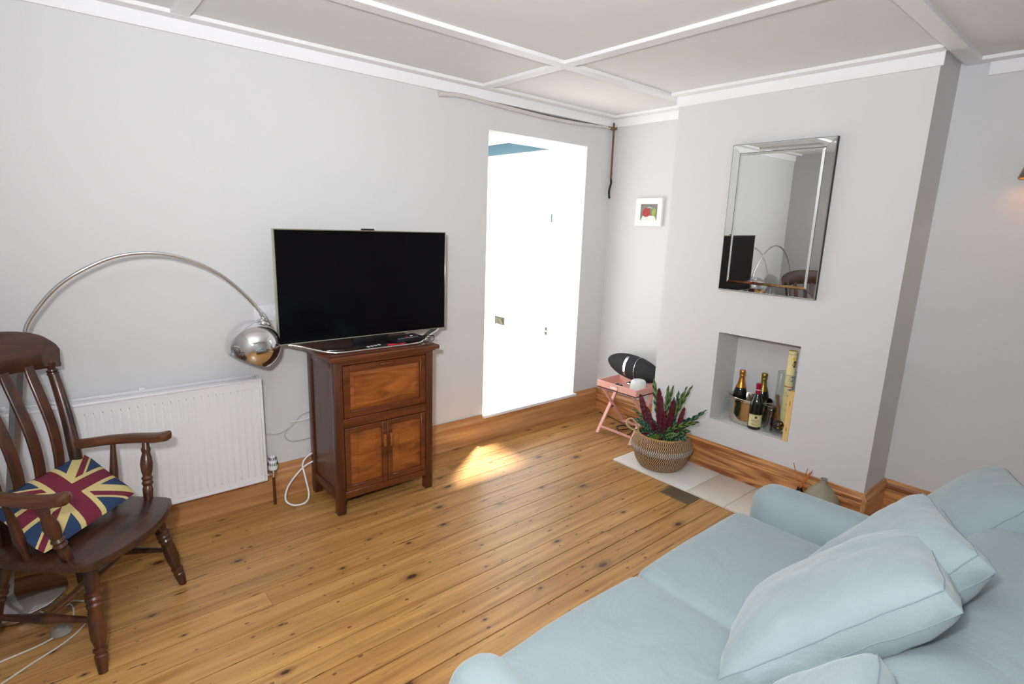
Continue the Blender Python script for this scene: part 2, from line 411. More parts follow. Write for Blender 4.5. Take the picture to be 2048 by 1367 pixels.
# sockets on the far wall
t = thing('socket_box', 'open metal back box with loose wires on the white wall beyond', 'socket', (-0.222, 1.14, 0.655))
bm = bmesh.new(); box(bm, -.004, .002, -.074, .074, -.038, .038, .001, 1); part('back_box', bm, mat('galvanised', (84, 82, 72), .4, .6, var=.25, vscale=60), t)
bm = bmesh.new()
for k in range(5):
    pts = [(-.006, -.05 + .022 * k, -.02), (-.014, -.045 + .02 * k, .01 * ((k % 3) - 1)), (-.008, -.03 + .018 * k, .022)]
    tube(bm, pts, .003, 6, smooth_n=5)
part('wire', bm, mat('pale_wire', (150, 146, 120), .5), t)
bm = bmesh.new(); tube(bm, [(-.006, .03, -.03), (-.012, .05, -.16), (-.01, .03, -.28), (-.012, .07, -.40), (-.01, .09, -.44)], .0035, 6, smooth_n=6)
part('cable', bm, M_ext, t)
t = thing('light_switch', 'narrow pair of grey switch plates on the white wall beyond', 'switch', (-0.222, 0.455, 0.66))
for z in (-.02, .02): part('rocker', B(-.006, .002, -.018, .018, z - .014, z + .014, .001, 1), mat('grey_plate', (72, 70, 64), .4), t)
tag(link('wall_hook', B(-.232, -.221, .446, .458, 1.64, 1.71, .002, 1), mat('dull_green_metal', (110, 130, 120), .4, .5)), 'thin grey metal strip high on the white wall beyond', 'bracket')

# ------------------------------------------------------------------ radiator
def radiator():
    x0, x1, zb, zt, yf = -4.10, -2.876, 0.173, 0.760, -0.120
    t = thing('radiator', 'long white panel radiator with vertical flutes under the arc lamp', 'radiator', (0, 0, 0))
    bm = bmesh.new(); pitch = 0.0333; xa, xb = x0 + .012, x1 - .022; n = int((xb - xa) / pitch)
    prof = []
    for i in range(n + 1):
        x = xb - i * pitch
        if x - pitch < xa: break
        prof += [(x, 0), (x - .004, .010), (x - .006, .010), (x - .012, 0.0)]
    prof.append((xa, 0)); za, zc = zb + .040, zt - .050
    def row(z, k): return [bm.verts.new((x, yf + d * k, z)) for x, d in prof]
    rows = [row(zb + .012, 0), row(za, 0), row(za + .012, 1), row(zc - .012, 1), row(zc, 0), row(zt - .004, 0)]
    for a, b in zip(rows, rows[1:]):
        for i in range(len(a) - 1): bm.faces.new((a[i], a[i + 1], b[i + 1], b[i]))
    for f in bm.faces: f.normal_update()
    box(bm, xa - .008, xb + .008, yf + .001, yf + .014, zb + .006, zt - .004, .003)
    o = part('front_panel', bm, M_white, t)
    part('side_panel', B(x1 - .014, x1, yf - .006, -0.028, zb, zt, .004), M_white, t)
    part('side_panel', B(x0, x0 + .012, yf - .006, -.028, zb, zt, .004), M_white, t)
    bm = bmesh.new(); box(bm, x0 + .012, x1 - .014, yf - .004, -.070, zt - .012, zt, .003)
    box(bm, x0 + .012, x1 - .03, -.045, -.028, zt - .012, zt + .004, .002)
    part('top_grille', bm, M_white, t)
    bm = bmesh.new(); box(bm, x0 + .02, x1 - .03, -.045, -.03, zb + .01, zt - .012, .004); part('back_panel', bm, M_white, t)
    bm = bmesh.new(); box(bm, x0 + .012, x1 - .014, yf - .003, yf + .012, zb - .001, zb + .014, .003); part('bottom_rail', bm, M_white, t)
    bm = bmesh.new()
    bm.free()
    for x in (-3.9, -3.40): part('wall_bracket', B(x - .012, x + .012, -.036, -.0, zt - .02, zt + .012, .002), M_white, t)
radiator()
t = thing('radiator_valve', 'white thermostatic radiator valve on a copper pipe by the skirting', 'valve', (-2.835, -0.085, 0))
bm = bmesh.new(); lathe(bm, [(.014, .212), (.024, .216), (.026, .222), (.026, .236), (.023, .262), (.019, .285), (.014, .298), (.001, .301)], 24)
part('valve_head', bm, M_white, t)
bm = bmesh.new()
for zz, n_ in ((.250, 10), (.280, 8)):
    for k in range(n_):
        a = -PI / 2 + (k - n_ / 2) * .42; r = .0245 if zz < .26 else .0195
        box(bm, -.002, .002, -.0015, .0015, -.008, .008, M=Matrix.Translation((r * math.cos(a), r * math.sin(a), zz)) @ Matrix.Rotation(a + PI / 2, 4, 'Z'))
part('vent_slots', bm, M_black, t)
bm = bmesh.new(); lathe(bm, [(.011, .168), (.013, .175), (.013, .195), (.015, .200), (.015, .212)], 16)
tube(bm, [(0, 0, .188), (-.05, 0, .188)], .009, 12); lathe(bm, [(.013, 0), (.013, .014)], 6, Matrix.Translation((-.014, 0, .188)) @ Matrix.Rotation(-PI / 2, 4, 'Y'))
part('valve_body', bm, M_chrome, t)
bm = bmesh.new(); tube(bm, [(0, 0, 0), (0, 0, .17)], .0075, 14); part('pipe', bm, M_copper, t)

# ------------------------------------------------------------------ wall things on the long wall
t = thing('double_socket', 'white double switch plate on the wall half hidden by the television', 'switch', (-2.79, 0, 1.088))
part('plate', B(-.073, .073, -.010, 0, -.043, .043, .003), M_white, t)
for x in (-.022, .032): part('rocker', B(x - .006, x + .006, -.013, -.008, -.012, .012, .001), M_trim, t)
def cord(name, pts, r, m, label, cat='cable', n=8, seg=8):
    bm = bmesh.new(); tube(bm, pts, r, seg, smooth_n=n); return tag(link(name, bm, m), label, cat)
M_cab = mat('grey_white_cable', (190, 188, 190), .5); M_wcab = mat('white_cable', (232, 232, 232), .45)
cord('cable', [(-2.90, -.02, .425), (-2.842, -.010, .404), (-2.80, -.008, .390), (-2.755, -.008, .392), (-2.70, -.010, .418), (-2.665, -.012, .452), (-2.64, -.014, .478), (-2.58, -.014, .49)], .0028, M_cab, 'thin grey cable sagging on the wall from radiator to cabinet')
cord('cable', [(-2.72, -.010, .408), (-2.74, -.010, .37), (-2.715, -.010, .335), (-2.67, -.010, .322), (-2.58, -.012, .325)], .0035, M_cab, 'grey cable loop on the wall behind the cabinet side')
cord('cable', [(-2.70, -.014, .44), (-2.68, -.012, .445), (-2.62, -.012, .442), (-2.56, -.012, .455)], .0035, M_wcab, 'short white cable running level behind the cabinet')
cord('power_cord', [(-2.55, -.06, .26), (-2.625, -.06, .235), (-2.665, -.07, .195), (-2.665, -.10, .13), (-2.665, -.15, .035), (-2.70, -.18, .006), (-2.76, -.17, .006), (-2.79, -.13, .03), (-2.765, -.10, .09), (-2.70, -.08, .15), (-2.64, -.07, .185), (-2.56, -.06, .20)], .0052, M_wcab, 'thick white power cord looped on the floor beside the cabinet')
# painted conduit under the cornice
t = thing('conduit', 'painted old cable conduit sagging below the cornice above the doorway', 'conduit')
bm = bmesh.new(); tube(bm, [(-1.705, -.010, 2.386), (-1.64, -.012, 2.394), (-1.56, -.012, 2.402), (-1.45, -.012, 2.402), (-1.33, -.012, 2.396), (-1.1, -.012, 2.388), (-.8, -.012, 2.380), (-.5, -.012, 2.382), (-.25, -.012, 2.392), (-.06, -.014, 2.402)], [.017, .017, .015, .014, .014, .014, .014, .013, .012, .010], 10, smooth_n=6)
part('casing', bm, mat('conduit_paint', (205, 200, 196), .6), t)
bm = bmesh.new(); tube(bm, [(-1.62, -.008, 2.404), (-1.4, -.010, 2.405), (-1.1, -.010, 2.402), (-.7, -.010, 2.398), (-.3, -.010, 2.402), (-.10, -.010, 2.406)], .0045, 8, smooth_n=6)
part('bare_cable', bm, mat('old_grey_cable', (96, 94, 92), .7, var=.3, vscale=25), t)
t = thing('corner_pipe', 'thin copper pipe with a black bent end hanging in the corner', 'pipe')
bm = bmesh.new(); tube(bm, [(-.040, -.030, 2.44), (-.036, -.030, 2.30), (-.030, -.028, 2.0)], .0075, 12); part('copper_pipe', bm, M_copper, t)
bm = bmesh.new(); tube(bm, [(-.030, -.028, 2.005), (-.027, -.030, 1.975), (-.040, -.034, 1.945), (-.052, -.036, 1.91), (-.048, -.036, 1.865), (-.040, -.034, 1.852)], .0085, 10, smooth_n=6); part('black_end', bm, M_black, t)
bm = bmesh.new(); tube(bm, [(-.0, -.03, 2.395), (-.10, -.03, 2.405)], .004, 8); box(bm, -.058, -.022, -.032, -.01, 2.385, 2.41, .002); tube(bm, [(-.012, -.03, 2.39), (-.010, -.045, 2.425), (-.0, -.05, 2.44)], .004, 8, smooth_n=4)
part('pipe_clip', bm, mat('tarnished_brass', (140, 115, 70), .4, .8), t)

# ------------------------------------------------------------------ framed picture
def picture():
    y0, y1, z0, z1 = -.548, -.300, 1.632, 1.847
    t = thing('framed_picture', 'small square painting of a red apple in a broad white frame', 'picture')
    M_fr = mat('pearl_frame', (238, 238, 232), .3, var=.02)
    bm = bmesh.new(); fw = .044
    outer = [(-.004, y0, z0), (-.004, y1, z0), (-.004, y1, z1), (-.004, y0, z1)]
    cy, cz = (y0 + y1) / 2, (z0 + z1) / 2
    rings = []
    for inset, x in ((0, -.002), (0, -.024), (.008, -.028), (.034, -.018), (.036, -.022), (.044, -.020), (.046, -.014)):
        rings.append([bm.verts.new((x, y + math.copysign(inset, cy - y), z + math.copysign(inset, cz - z))) for _, y, z in outer])
    for a, b in zip(rings, rings[1:]):
        for k in range(4): bm.faces.new((a[k], a[(k + 1) % 4], b[(k + 1) % 4], b[k]))
    part('frame', bm, M_fr, t)
    iy0, iy1, iz0, iz1 = y0 + .046, y1 - .046, z0 + .046, z1 - .046
    part('canvas', B(-.015, -.004, iy0 - .004, iy1 + .004, iz0 - .004, iz1 + .004), mat('grey_ground', (128, 126, 124), .6, var=.08), t)
    W, H = iy1 - iy0, iz1 - iz0
    def q(u, v, x): return (x, iy1 - u * W, iz0 + v * H)   # u grows to the right as seen
    bm = bmesh.new(); prism(bm, [q(.03, .0, -.0155), q(.97, .0, -.0155), q(.85, .27, -.0155), q(.14, .27, -.0155)], (-.0008, 0, 0)); part('painted_table', bm, mat('painted_white', (222, 222, 218), .6, var=.1, vscale=60), t)
    bm = bmesh.new(); pts = [q(.34 + .24 * math.cos(a) * (1 - .06 * math.sin(a)), .48 + .28 * math.sin(a), -.0165) for a in [2 * PI * k / 28 for k in range(28)]]
    prism(bm, pts, (-.0008, 0, 0)); part('painted_apple', bm, mat('painted_red', (168, 56, 48), .5, var=.35, vscale=45), t)
    bm = bmesh.new(); pts = [q(.80 + .11 * math.cos(a), .50 + .26 * math.sin(a) * (1 if math.sin(a) > 0 else 1), -.0165) for a in [2 * PI * k / 20 for k in range(20)]]
    prism(bm, pts, (-.0008, 0, 0)); part('painted_leaf', bm, mat('painted_green', (150, 172, 70), .5, var=.2, vscale=60), t)
    bm = bmesh.new(); tube(bm, [q(.40, .74, -.017), q(.5, .80, -.017), q(.62, .77, -.017), q(.72, .72, -.017)], .0035, 6, smooth_n=4); part('painted_stem', bm, mat('painted_pale', (190, 205, 190), .5), t)
picture()

# ------------------------------------------------------------------ mirror
def mirror():
    y0, y1, z0, z1 = -1.868, -1.270, 1.242, 2.130; xb = -D - .006
    t = thing('wall_mirror', 'tall rectangular silver edged mirror hanging on the chimney breast', 'mirror')
    M_mir = mat('mirror_silver', (226, 228, 226), .008, 1.0, var=-1)
    M_edge = mat('black_backing', (10, 10, 10), .5)
    part('backing', B(xb - .012, -D, y0, y1, z0, z1), M_edge, t)
    c = [(y0, z0), (y1, z0), (y1, z1), (y0, z1)]; cy, cz = (y0 + y1) / 2, (z0 + z1) / 2
    def ring(i, x): return [Vector((x, y + math.copysign(i, cy - y), z + math.copysign(i, cz - z))) for y, z in c]
    x0 = xb - .012
    R0, R1, R2, R3 = ring(.002, x0 - .001), ring(.006, x0 - .0060), ring(.052, x0 - .0062), ring(.0535, x0 - .002)
    R4, R5 = ring(.0545, x0 - .006), ring(.068, x0 - .009)
    for k in range(4):
        bm = bmesh.new(); j = (k + 1) % 4; g = (R0[j] - R0[k]).normalized() * .0006
        for A, Bq in ((R0, R1), (R1, R2), (R2, R3)):
            bm.faces.new([bm.verts.new(v) for v in (A[k] + g, A[j] - g, Bq[j] - g, Bq[k] + g)])
        o = link('frame_strip', bm, M_mir, t, smooth=False)
    bm = bmesh.new()
    for k in range(4):
        j = (k + 1) % 4; bm.faces.new([bm.verts.new(v) for v in (R4[k], R4[j], R5[j], R5[k])])
    bm.faces.new([bm.verts.new(v) for v in R5]); link('glass', bm, M_mir, t, smooth=False)
    bm = bmesh.new()
    for k in range(4):
        tube(bm, [R3[k] + Vector((.004, 0, 0)), R3[(k + 1) % 4] + Vector((.004, 0, 0))], .0022, 6)
    part('seam', bm, mat('dark_seam', (60, 60, 58), .4), t)
    # hangs leaning forward a touch
    pv = Matrix.Translation((-D - .001, 0, z0)); t.matrix_world = pv @ Matrix.Rotation(math.radians(-.45), 4, 'Y') @ pv.inverted()
mirror()

# ------------------------------------------------------------------ hearth and floor vent
M_stone = mat('pale_stone', (214, 204, 192), .35, var=.05, vscale=14, bump=.05, bscale=120)
M_mbl = mat('pale_marble', (226, 224, 218), .3, var=.04, vscale=8)
for (a, b, m, lab) in ((-1.437, -.846, M_mbl, 'first pale stone hearth slab, under the woven basket'), (-1.688, -1.440, M_stone, 'middle pale stone hearth slab between two joints'), (YR, -1.691, M_stone, 'far right pale stone hearth slab under reed sticks and vase')):
    tag(link('hearth_slab', B(-.772, -.366, a, b, 0.0005, .014, .003), m), lab, 'hearth slab', 'pale stone slabs of the hearth')
t = thing('floor_vent', 'dark bronze rectangular vent cover let into the floorboards', 'vent', (-.837, -1.430, 0))
M_brz = mat('bronze', (120, 104, 82), .5, .3, var=.08)
part('frame', B(-.070, .070, -.101, .101, .0002, .003, .001, 1), M_brz, t)
bm = bmesh.new()
for k in range(22): box(bm, -.060, .060, -.092 + k * .0086, -.0885 + k * .0086, .003, .0042)
part('slats', bm, mat('dark_bronze', (104, 88, 66), .5, .3), t)

# ------------------------------------------------------------------ cabinet
def cabinet():
    X0, X1, YF, YB, ZT = -2.605, -2.003, -.430, -.045, .880
    t = thing('wooden_cabinet', 'dark stained oak bureau cabinet with drop front and two doors', 'cabinet', (0, 0, 0))
    W1 = wood('oak_dark', (48, 22, 12), (96, 49, 25), 'Z', .32, grain=24, stretch=.08, bump=.1, coat=.25)
    W2 = wood('oak_light', (96, 47, 17), (172, 100, 44), 'X', .3, grain=20, stretch=.22, bump=.08, coat=.3, contrast=1.2, wave=4.0)
    W3 = wood('oak_mid', (60, 28, 13), (120, 62, 30), 'X', .32, grain=20, stretch=.10, bump=.08, coat=.25)
    lw = .046
    for x0, x1 in ((X0, X0 + lw), (X1 - lw, X1)):
        for y0, y1 in ((YF, YF + lw), (YB - lw, YB)):
            part('leg', B(x0, x1, y0, y1, 0, ZT - .005, .003), W1, t)
    part('top', B(X0 - .028, X1 + .030, YF - .030, YB + .012, ZT, ZT + .024, .006, 3), W3, t)
    bm = bmesh.new(); box(bm, X0 + lw, X1 - lw, YF + .004, YF + .03, ZT - .030, ZT - .0, .001, 1); box(bm, X0 - .012, X1 + .012, YF - .012, YB, ZT - .012, ZT, .004)
    part('frieze', bm, W3, t)
    for x0, x1, nm in ((X0 + .010, X0 + .024, 'side_panel'), (X1 - .024, X1 - .010, 'side_panel')):
        part(nm, B(x0, x1, YF + lw, YB - lw, .11, ZT - .01), W1, t)
    for x0, x1 in ((X0 + .002, X0 + .020), (X1 - .020, X1 - .002)):
        for za, zc in ((.085, .135), (ZT - .05, ZT - .002)): part('side_rail', B(x0, x1, YF + lw, YB - lw, za, zc, .002), W1, t)
    part('back_panel', B(X0 + lw, X1 - lw, YB - .02, YB - .01, .10, ZT - .01), W1, t)
    part('bottom_panel', B(X0 + lw, X1 - lw, YF + .01, YB - .02, .096, .112), W1, t)
    # rails
    for za, zc in ((.500, .552), (.088, .128)): part('rail', B(X0 + lw, X1 - lw, YF + .002, YF + .03, za, zc, .002, seg=1), W3, t)
    def fielded(name, x0, x1, z0, z1, fr, rb):
        """framed door with raised and fielded panel"""
        d = thing_child(name, t)
        bm = bmesh.new(); ya, yb = YF - .001, YF + .02
        box(bm, x0, x0 + fr, ya, yb, z0, z1, .002, 1); box(bm, x1 - fr, x1, ya, yb, z0, z1, .002, 1)
        box(bm, x0 + fr, x1 - fr, ya, yb, z0, z0 + fr, .002, 1); box(bm, x0 + fr, x1 - fr, ya, yb, z1 - fr, z1, .002, 1)
        d0 = link(name, bm, W3, t)
        bm = bmesh.new(); a = fr; c0 = [(x0 + a, z0 + a), (x1 - a, z0 + a), (x1 - a, z1 - a), (x0 + a, z1 - a)]
        cx, cz = (x0 + x1) / 2, (z0 + z1) / 2
        rr = []
        for i, y in ((0, YF + .013), (.0, YF + .012), (rb, YF + .005), (rb + .0015, YF + .0002)):
            rr.append([bm.verts.new((x + math.copysign(i, cx - x), y, z + math.copysign(i, cz - z))) for x, z in c0])
        for p, q in zip(rr, rr[1:]):
            for k in range(4): bm.faces.new((p[k], p[(k + 1) % 4], q[(k + 1) % 4], q[k]))
        bm.faces.new(rr[-1]); o = link('fielded_panel', bm, W2, d0, smooth=False)
        return d0
    def thing_child(n, p): return None
    f = fielded('drop_front', X0 + lw + .004, X1 - lw - .004, .556, .846, .036, .026)
    bm = bmesh.new(); softbox(bm, ((X0 + X1) / 2 + .002, YF - .010, .834), (.048, .010, .0075), .006, n=4); link('handle', bm, W3, f)
    xm = (X0 + X1) / 2
    d1 = fielded('door', X0 + lw + .004, xm - .001, .132, .497, .030, .040)
    d2 = fielded('door', xm + .001, X1 - lw - .004, .132, .497, .030, .040)
    for d_, x in ((d1, xm - .020), (d2, xm + .020)):
        bm = bmesh.new(); softbox(bm, (x, YF - .010, .385), (.009, .010, .038), .006, n=4); link('handle', bm, W2, d_)
cabinet()

# ------------------------------------------------------------------ television
def tv():
    t = thing('television', 'large flat screen television with slim silver edge on the oak cabinet', 'television', (0, 0, 0))
    x0, x1, z0, z1, y = -2.822, -1.812, .958, 1.548, -.270
    bm = bmesh.new(); b_ = .006
    for a in ((x0, x0 + b_, z0, z1), (x1 - b_, x1, z0, z1), (x0 + b_, x1 - b_, z0, z0 + b_), (x0 + b_, x1 - b_, z1 - b_, z1)):
        box(bm, a[0], a[1], y, y + .030, a[2], a[3], .0015, 1)
    part('bezel', bm, mat('champagne_silver', (196, 192, 176), .25, .9), t)
    part('screen', B(x0 + b_, x1 - b_, y + .002, y + .012, z0 + b_, z1 - b_), mat('dark_glass', (7, 6, 9), .10, spec=.18), t)
    bm = bmesh.new(); box(bm, x0 + .01, x1 - .01, y + .012, y + .034, z0 + .01, z1 - .01, .004); box(bm, x0 + .18, x1 - .18, y + .030, y + .060, z0 + .06, z1 - .18, .01)
    part('back_cover', bm, M_black, t)
    bm = bmesh.new(); box(bm, -2.352, -2.278, y + .004, y + .026, z1 - .002, z1 + .009, .004); part('camera_bump', bm, M_black, t)
    # arc stand of bright metal
    bm = bmesh.new(); zt = .9165
    left = [(-2.775, -.262, .956), (-2.72, -.285, .945), (-2.650, -.335, .926), (-2.595, -.372, .9155), (-2.53, -.392, .9125)]
    right = [(-2.10, -.392, .9125), (-2.03, -.360, .9155), (-1.975, -.320, .928), (-1.90, -.285, .945), (-1.86, -.262, .956)]
    tube(bm, left + [(-2.32, -.394, .9120)] + right, .0065, 10, smooth_n=6)
    part('arc_stand', bm, M_chrome, t)
    for s, pts in ((-1, [(-2.775, -.235, .958), (-2.70, -.25, .930), (-2.62, -.28, .912)]), (1, [(-1.86, -.235, .958), (-1.93, -.26, .935), (-2.00, -.30, .914)])):
        bm = bmesh.new(); wv = .045; p = catmull(pts, 6)
        a = [bm.verts.new(v + Vector((0, -wv / 2, 0))) for v in p]; c = [bm.verts.new(v + Vector((0, wv / 2, 0))) for v in p]
        a2 = [bm.verts.new(v + Vector((0, -wv / 2, -.003))) for v in p]; c2 = [bm.verts.new(v + Vector((0, wv / 2, -.003))) for v in p]
        for i in range(len(p) - 1):
            bm.faces.new((a[i], a[i + 1], c[i + 1], c[i])); bm.faces.new((a2[i], a2[i + 1], c2[i + 1], c2[i]))
            bm.faces.new((a[i], a[i + 1], a2[i + 1], a2[i])); bm.faces.new((c[i], c[i + 1], c2[i + 1], c2[i]))
        part('stand_arm', bm, mat('grey_metal', (130, 132, 128), .3, .8), t)
    bm = bmesh.new(); prism(bm, [(-2.62, -.30, .9045), (-2.50, -.335, .9045), (-2.12, -.335, .9045), (-2.02, -.30, .9045), (-2.05, -.20, .9045), (-2.58, -.20, .9045)], (0, 0, .009), bev=.003)
    part('stand_plate', bm, mat('dark_gloss', (38, 30, 28), .2, coat=.4), t)
    bm = bmesh.new(); box(bm, -2.42, -2.20, -.262, -.245, .905, .965, .003); part('neck', bm, M_black, t)
tv()
# things on the cabinet top in front of the television
ZC = .9045
def remote(name, c, L, W_, rz, label, m, btn, nb=3):
    t = thing(name, label, 'remote control', c, rz)
    part('body', B(-L / 2, L / 2, -W_ / 2, W_ / 2, 0, .014, .004, 3), m, t)
    for k in range(nb):
        x = -L * .35 + k * L * .16
        part('button', B(x, x + .012, -.010, .010, .0135, .0165, .001, 1), btn, t)
    return t
M_wbtn = mat('white_button', (225, 225, 225), .4); M_red = mat('red_plastic', (176, 30, 44), .4)
remote('remote_control', (-2.33, -.352, ZC + .0005), .16, .040, math.radians(14), 'black remote control with large white buttons on the cabinet', M_black, M_wbtn, 4)
remote('remote_control', (-2.20, -.352, ZC + .0005), .11, .030, math.radians(-8), 'red and black remote control on the cabinet', M_red, M_black, 3)
t = thing('media_box', 'flat black media box under the right side of the screen', 'media box', (-2.10, -.285, ZC + .012), math.radians(6))
part('body', B(-.11, .09, -.075, .05, 0, .022, .004), M_blackm, t)
bm = bmesh.new()
for k in range(8): box(bm, -.09 + k * .018, -.078 + k * .018, -.060, -.045, .0215, .0245, .001, 1)
part('keys', bm, mat('grey_keys', (120, 125, 130), .4), t)
for k, c in enumerate(((-.02, -.03), (.02, -.02))): part('button', B(c[0], c[0] + .016, c[1], c[1] + .010, .0215, .0245, .001, 1), (M_red, M_wbtn)[k], t)
t = thing('spectacles', 'black framed spectacles lying at the right end of the cabinet top', 'glasses', (-2.0, -.385, ZC), math.radians(25))
for x in (-.03, .03):
    bm = bmesh.new(); tube(bm, [(x + .024 * math.cos(a), 0, .022 + .018 * math.sin(a)) for a in [2 * PI * k / 20 for k in range(20)]], .0022, 6, closed=True); part('rim', bm, M_black, t)
bm = bmesh.new(); tube(bm, [(-.007, 0, .028), (0, 0, .031), (.007, 0, .028)], .002, 6, smooth_n=3); part('bridge', bm, M_black, t)
for x in (-.055, .055):
    bm = bmesh.new(); tube(bm, [(x, 0, .032), (x * 1.02, .06, .028), (x, .10, .016), (x * .98, .125, .002)], .0022, 6, smooth_n=4); part('temple', bm, M_black, t)

# ------------------------------------------------------------------ arc floor lamp
def arc_lamp():
    t = thing('arc_floor_lamp', 'chrome arc floor lamp with globe shade reaching over the radiator', 'floor lamp', (0, 0, 0))
    bm = bmesh.new(); lathe(bm, [(.001, 0), (.155, 0), (.163, .004), (.165, .010), (.163, .024), (.155, .029), (.03, .031), (.001, .031)], 48, Matrix.Translation((-3.930, -.300, 0)))
    part('base', bm, mat('polished_base', (205, 202, 198), .12, 1.0), t)
    top = Vector((-3.822, -.262, .985)); foot = Vector((-3.962, -.262, .031))
    bm = bmesh.new(); M_, L = axisM(foot, top)
    lathe(bm, [(.019, 0), (.019, L), (.015, L + .002), (.001, L + .003)], 4, M_); part('stem', bm, M_steel, t, smooth=False)
    pts = [top - Vector((.01, 0, .06)), top, (-3.785, -.256, 1.123), (-3.764, -.255, 1.172), (-3.723, -.255, 1.233), (-3.678, -.255, 1.287), (-3.626, -.255, 1.332), (-3.565, -.255, 1.371), (-3.495, -.255, 1.405), (-3.433, -.255, 1.423), (-3.361, -.255, 1.431), (-3.286, -.255, 1.426), (-3.211, -.255, 1.406), (-3.132, -.255, 1.371), (-3.062, -.255, 1.324), (-2.989, -.255, 1.254), (-2.926, -.255, 1.176), (-2.883, -.255, 1.108)]
    bm = bmesh.new(); tube(bm, pts, .0082, 14, smooth_n=4); part('arc_tube', bm, M_chrome, t)
    bm = bmesh.new(); turned(bm, (-2.897, -.255, 1.134), (-2.868, -.255, 1.076), [(0, .011), (.1, .0125), (.9, .0125), (1, .009)]); part('end_sleeve', bm, M_chrome, t)
    c = Vector((-2.944, -.262, .973)); ax = Vector((.50, -.04, 1)).normalized(); R_ = .127
    M_ = Matrix.Translation(c) @ ax.to_track_quat('Z', 'Y').to_matrix().to_4x4()
    bm = bmesh.new(); prof = []
    for i in range(30):
        a = math.radians(-33) + (math.radians(123)) * i / 29; prof.append((R_ * math.cos(a), R_ * math.sin(a)))
    prof2 = [(max(r, 1e-5), z) for r, z in prof]
    inner = [(max(r * .985, 1e-5), z * .985) for r, z in prof2[::-1]]
    lathe(bm, inner[::1] + prof2, 56, M_, cap=False); sh = part('shade', bm, M_chrome, t)
    bm = bmesh.new(); lathe(bm, [(max(.036 * math.cos(a), 1e-5), R_ * .985 + .016 * math.sin(a)) for a in [math.radians(x) for x in range(-20, 91, 10)]], 32, M_); link('cap', bm, M_chrome, sh)
    bm = bmesh.new(); lathe(bm, [(.001, .03), (.028, .03), (.028, -.02), (.02, -.045), (.001, -.055)], 20, M_); link('bulb', bm, mat('frosted_bulb', (235, 232, 225), .4), sh)
arc_lamp()
t = thing('foot_switch', 'clear plastic foot switch of the lamp on the floor by the chair leg', 'switch', (0, 0, 0))
M_clear = mat('clear_plastic', (196, 190, 180), .15, trans=.55, ior=1.4)
bm = bmesh.new(); lathe(bm, [(.001, 0), (.034, 0), (.036, .006), (.030, .018), (.016, .024), (.013, .032), (.001, .034)], 28, Matrix.Translation((-3.80, -.62, .001))); part('body', bm, M_clear, t)
M_ccab = mat('translucent_cable', (206, 202, 194), .35)
bm = bmesh.new(); tube(bm, [(-3.79, -.59, .008), (-3.76, -.53, .004), (-3.77, -.44, .004), (-3.84, -.47, .004), (-3.88, -.36, .02)], .0032, 8, smooth_n=6); part('cable', bm, M_ccab, t)
cord('cable', [(-3.82, -.64, .005), (-3.88, -.66, .004), (-4.00, -.68, .004), (-4.15, -.72, .004)], .0032, M_ccab, 'pale lamp cable running left across the floor from the switch')
cord('cable', [(-3.70, -.56, .004), (-3.74, -.64, .004), (-3.80, -.70, .004), (-3.90, -.76, .004), (-4.05, -.86, .004)], .0032, M_ccab, 'pale lamp cable curving round the front of the switch')
cord('cable', [(-3.70, -.56, .011), (-3.71, -.47, .004), (-3.78, -.43, .010), (-3.83, -.52, .011)], .003, M_ccab, 'small loop of pale cable behind the foot switch')

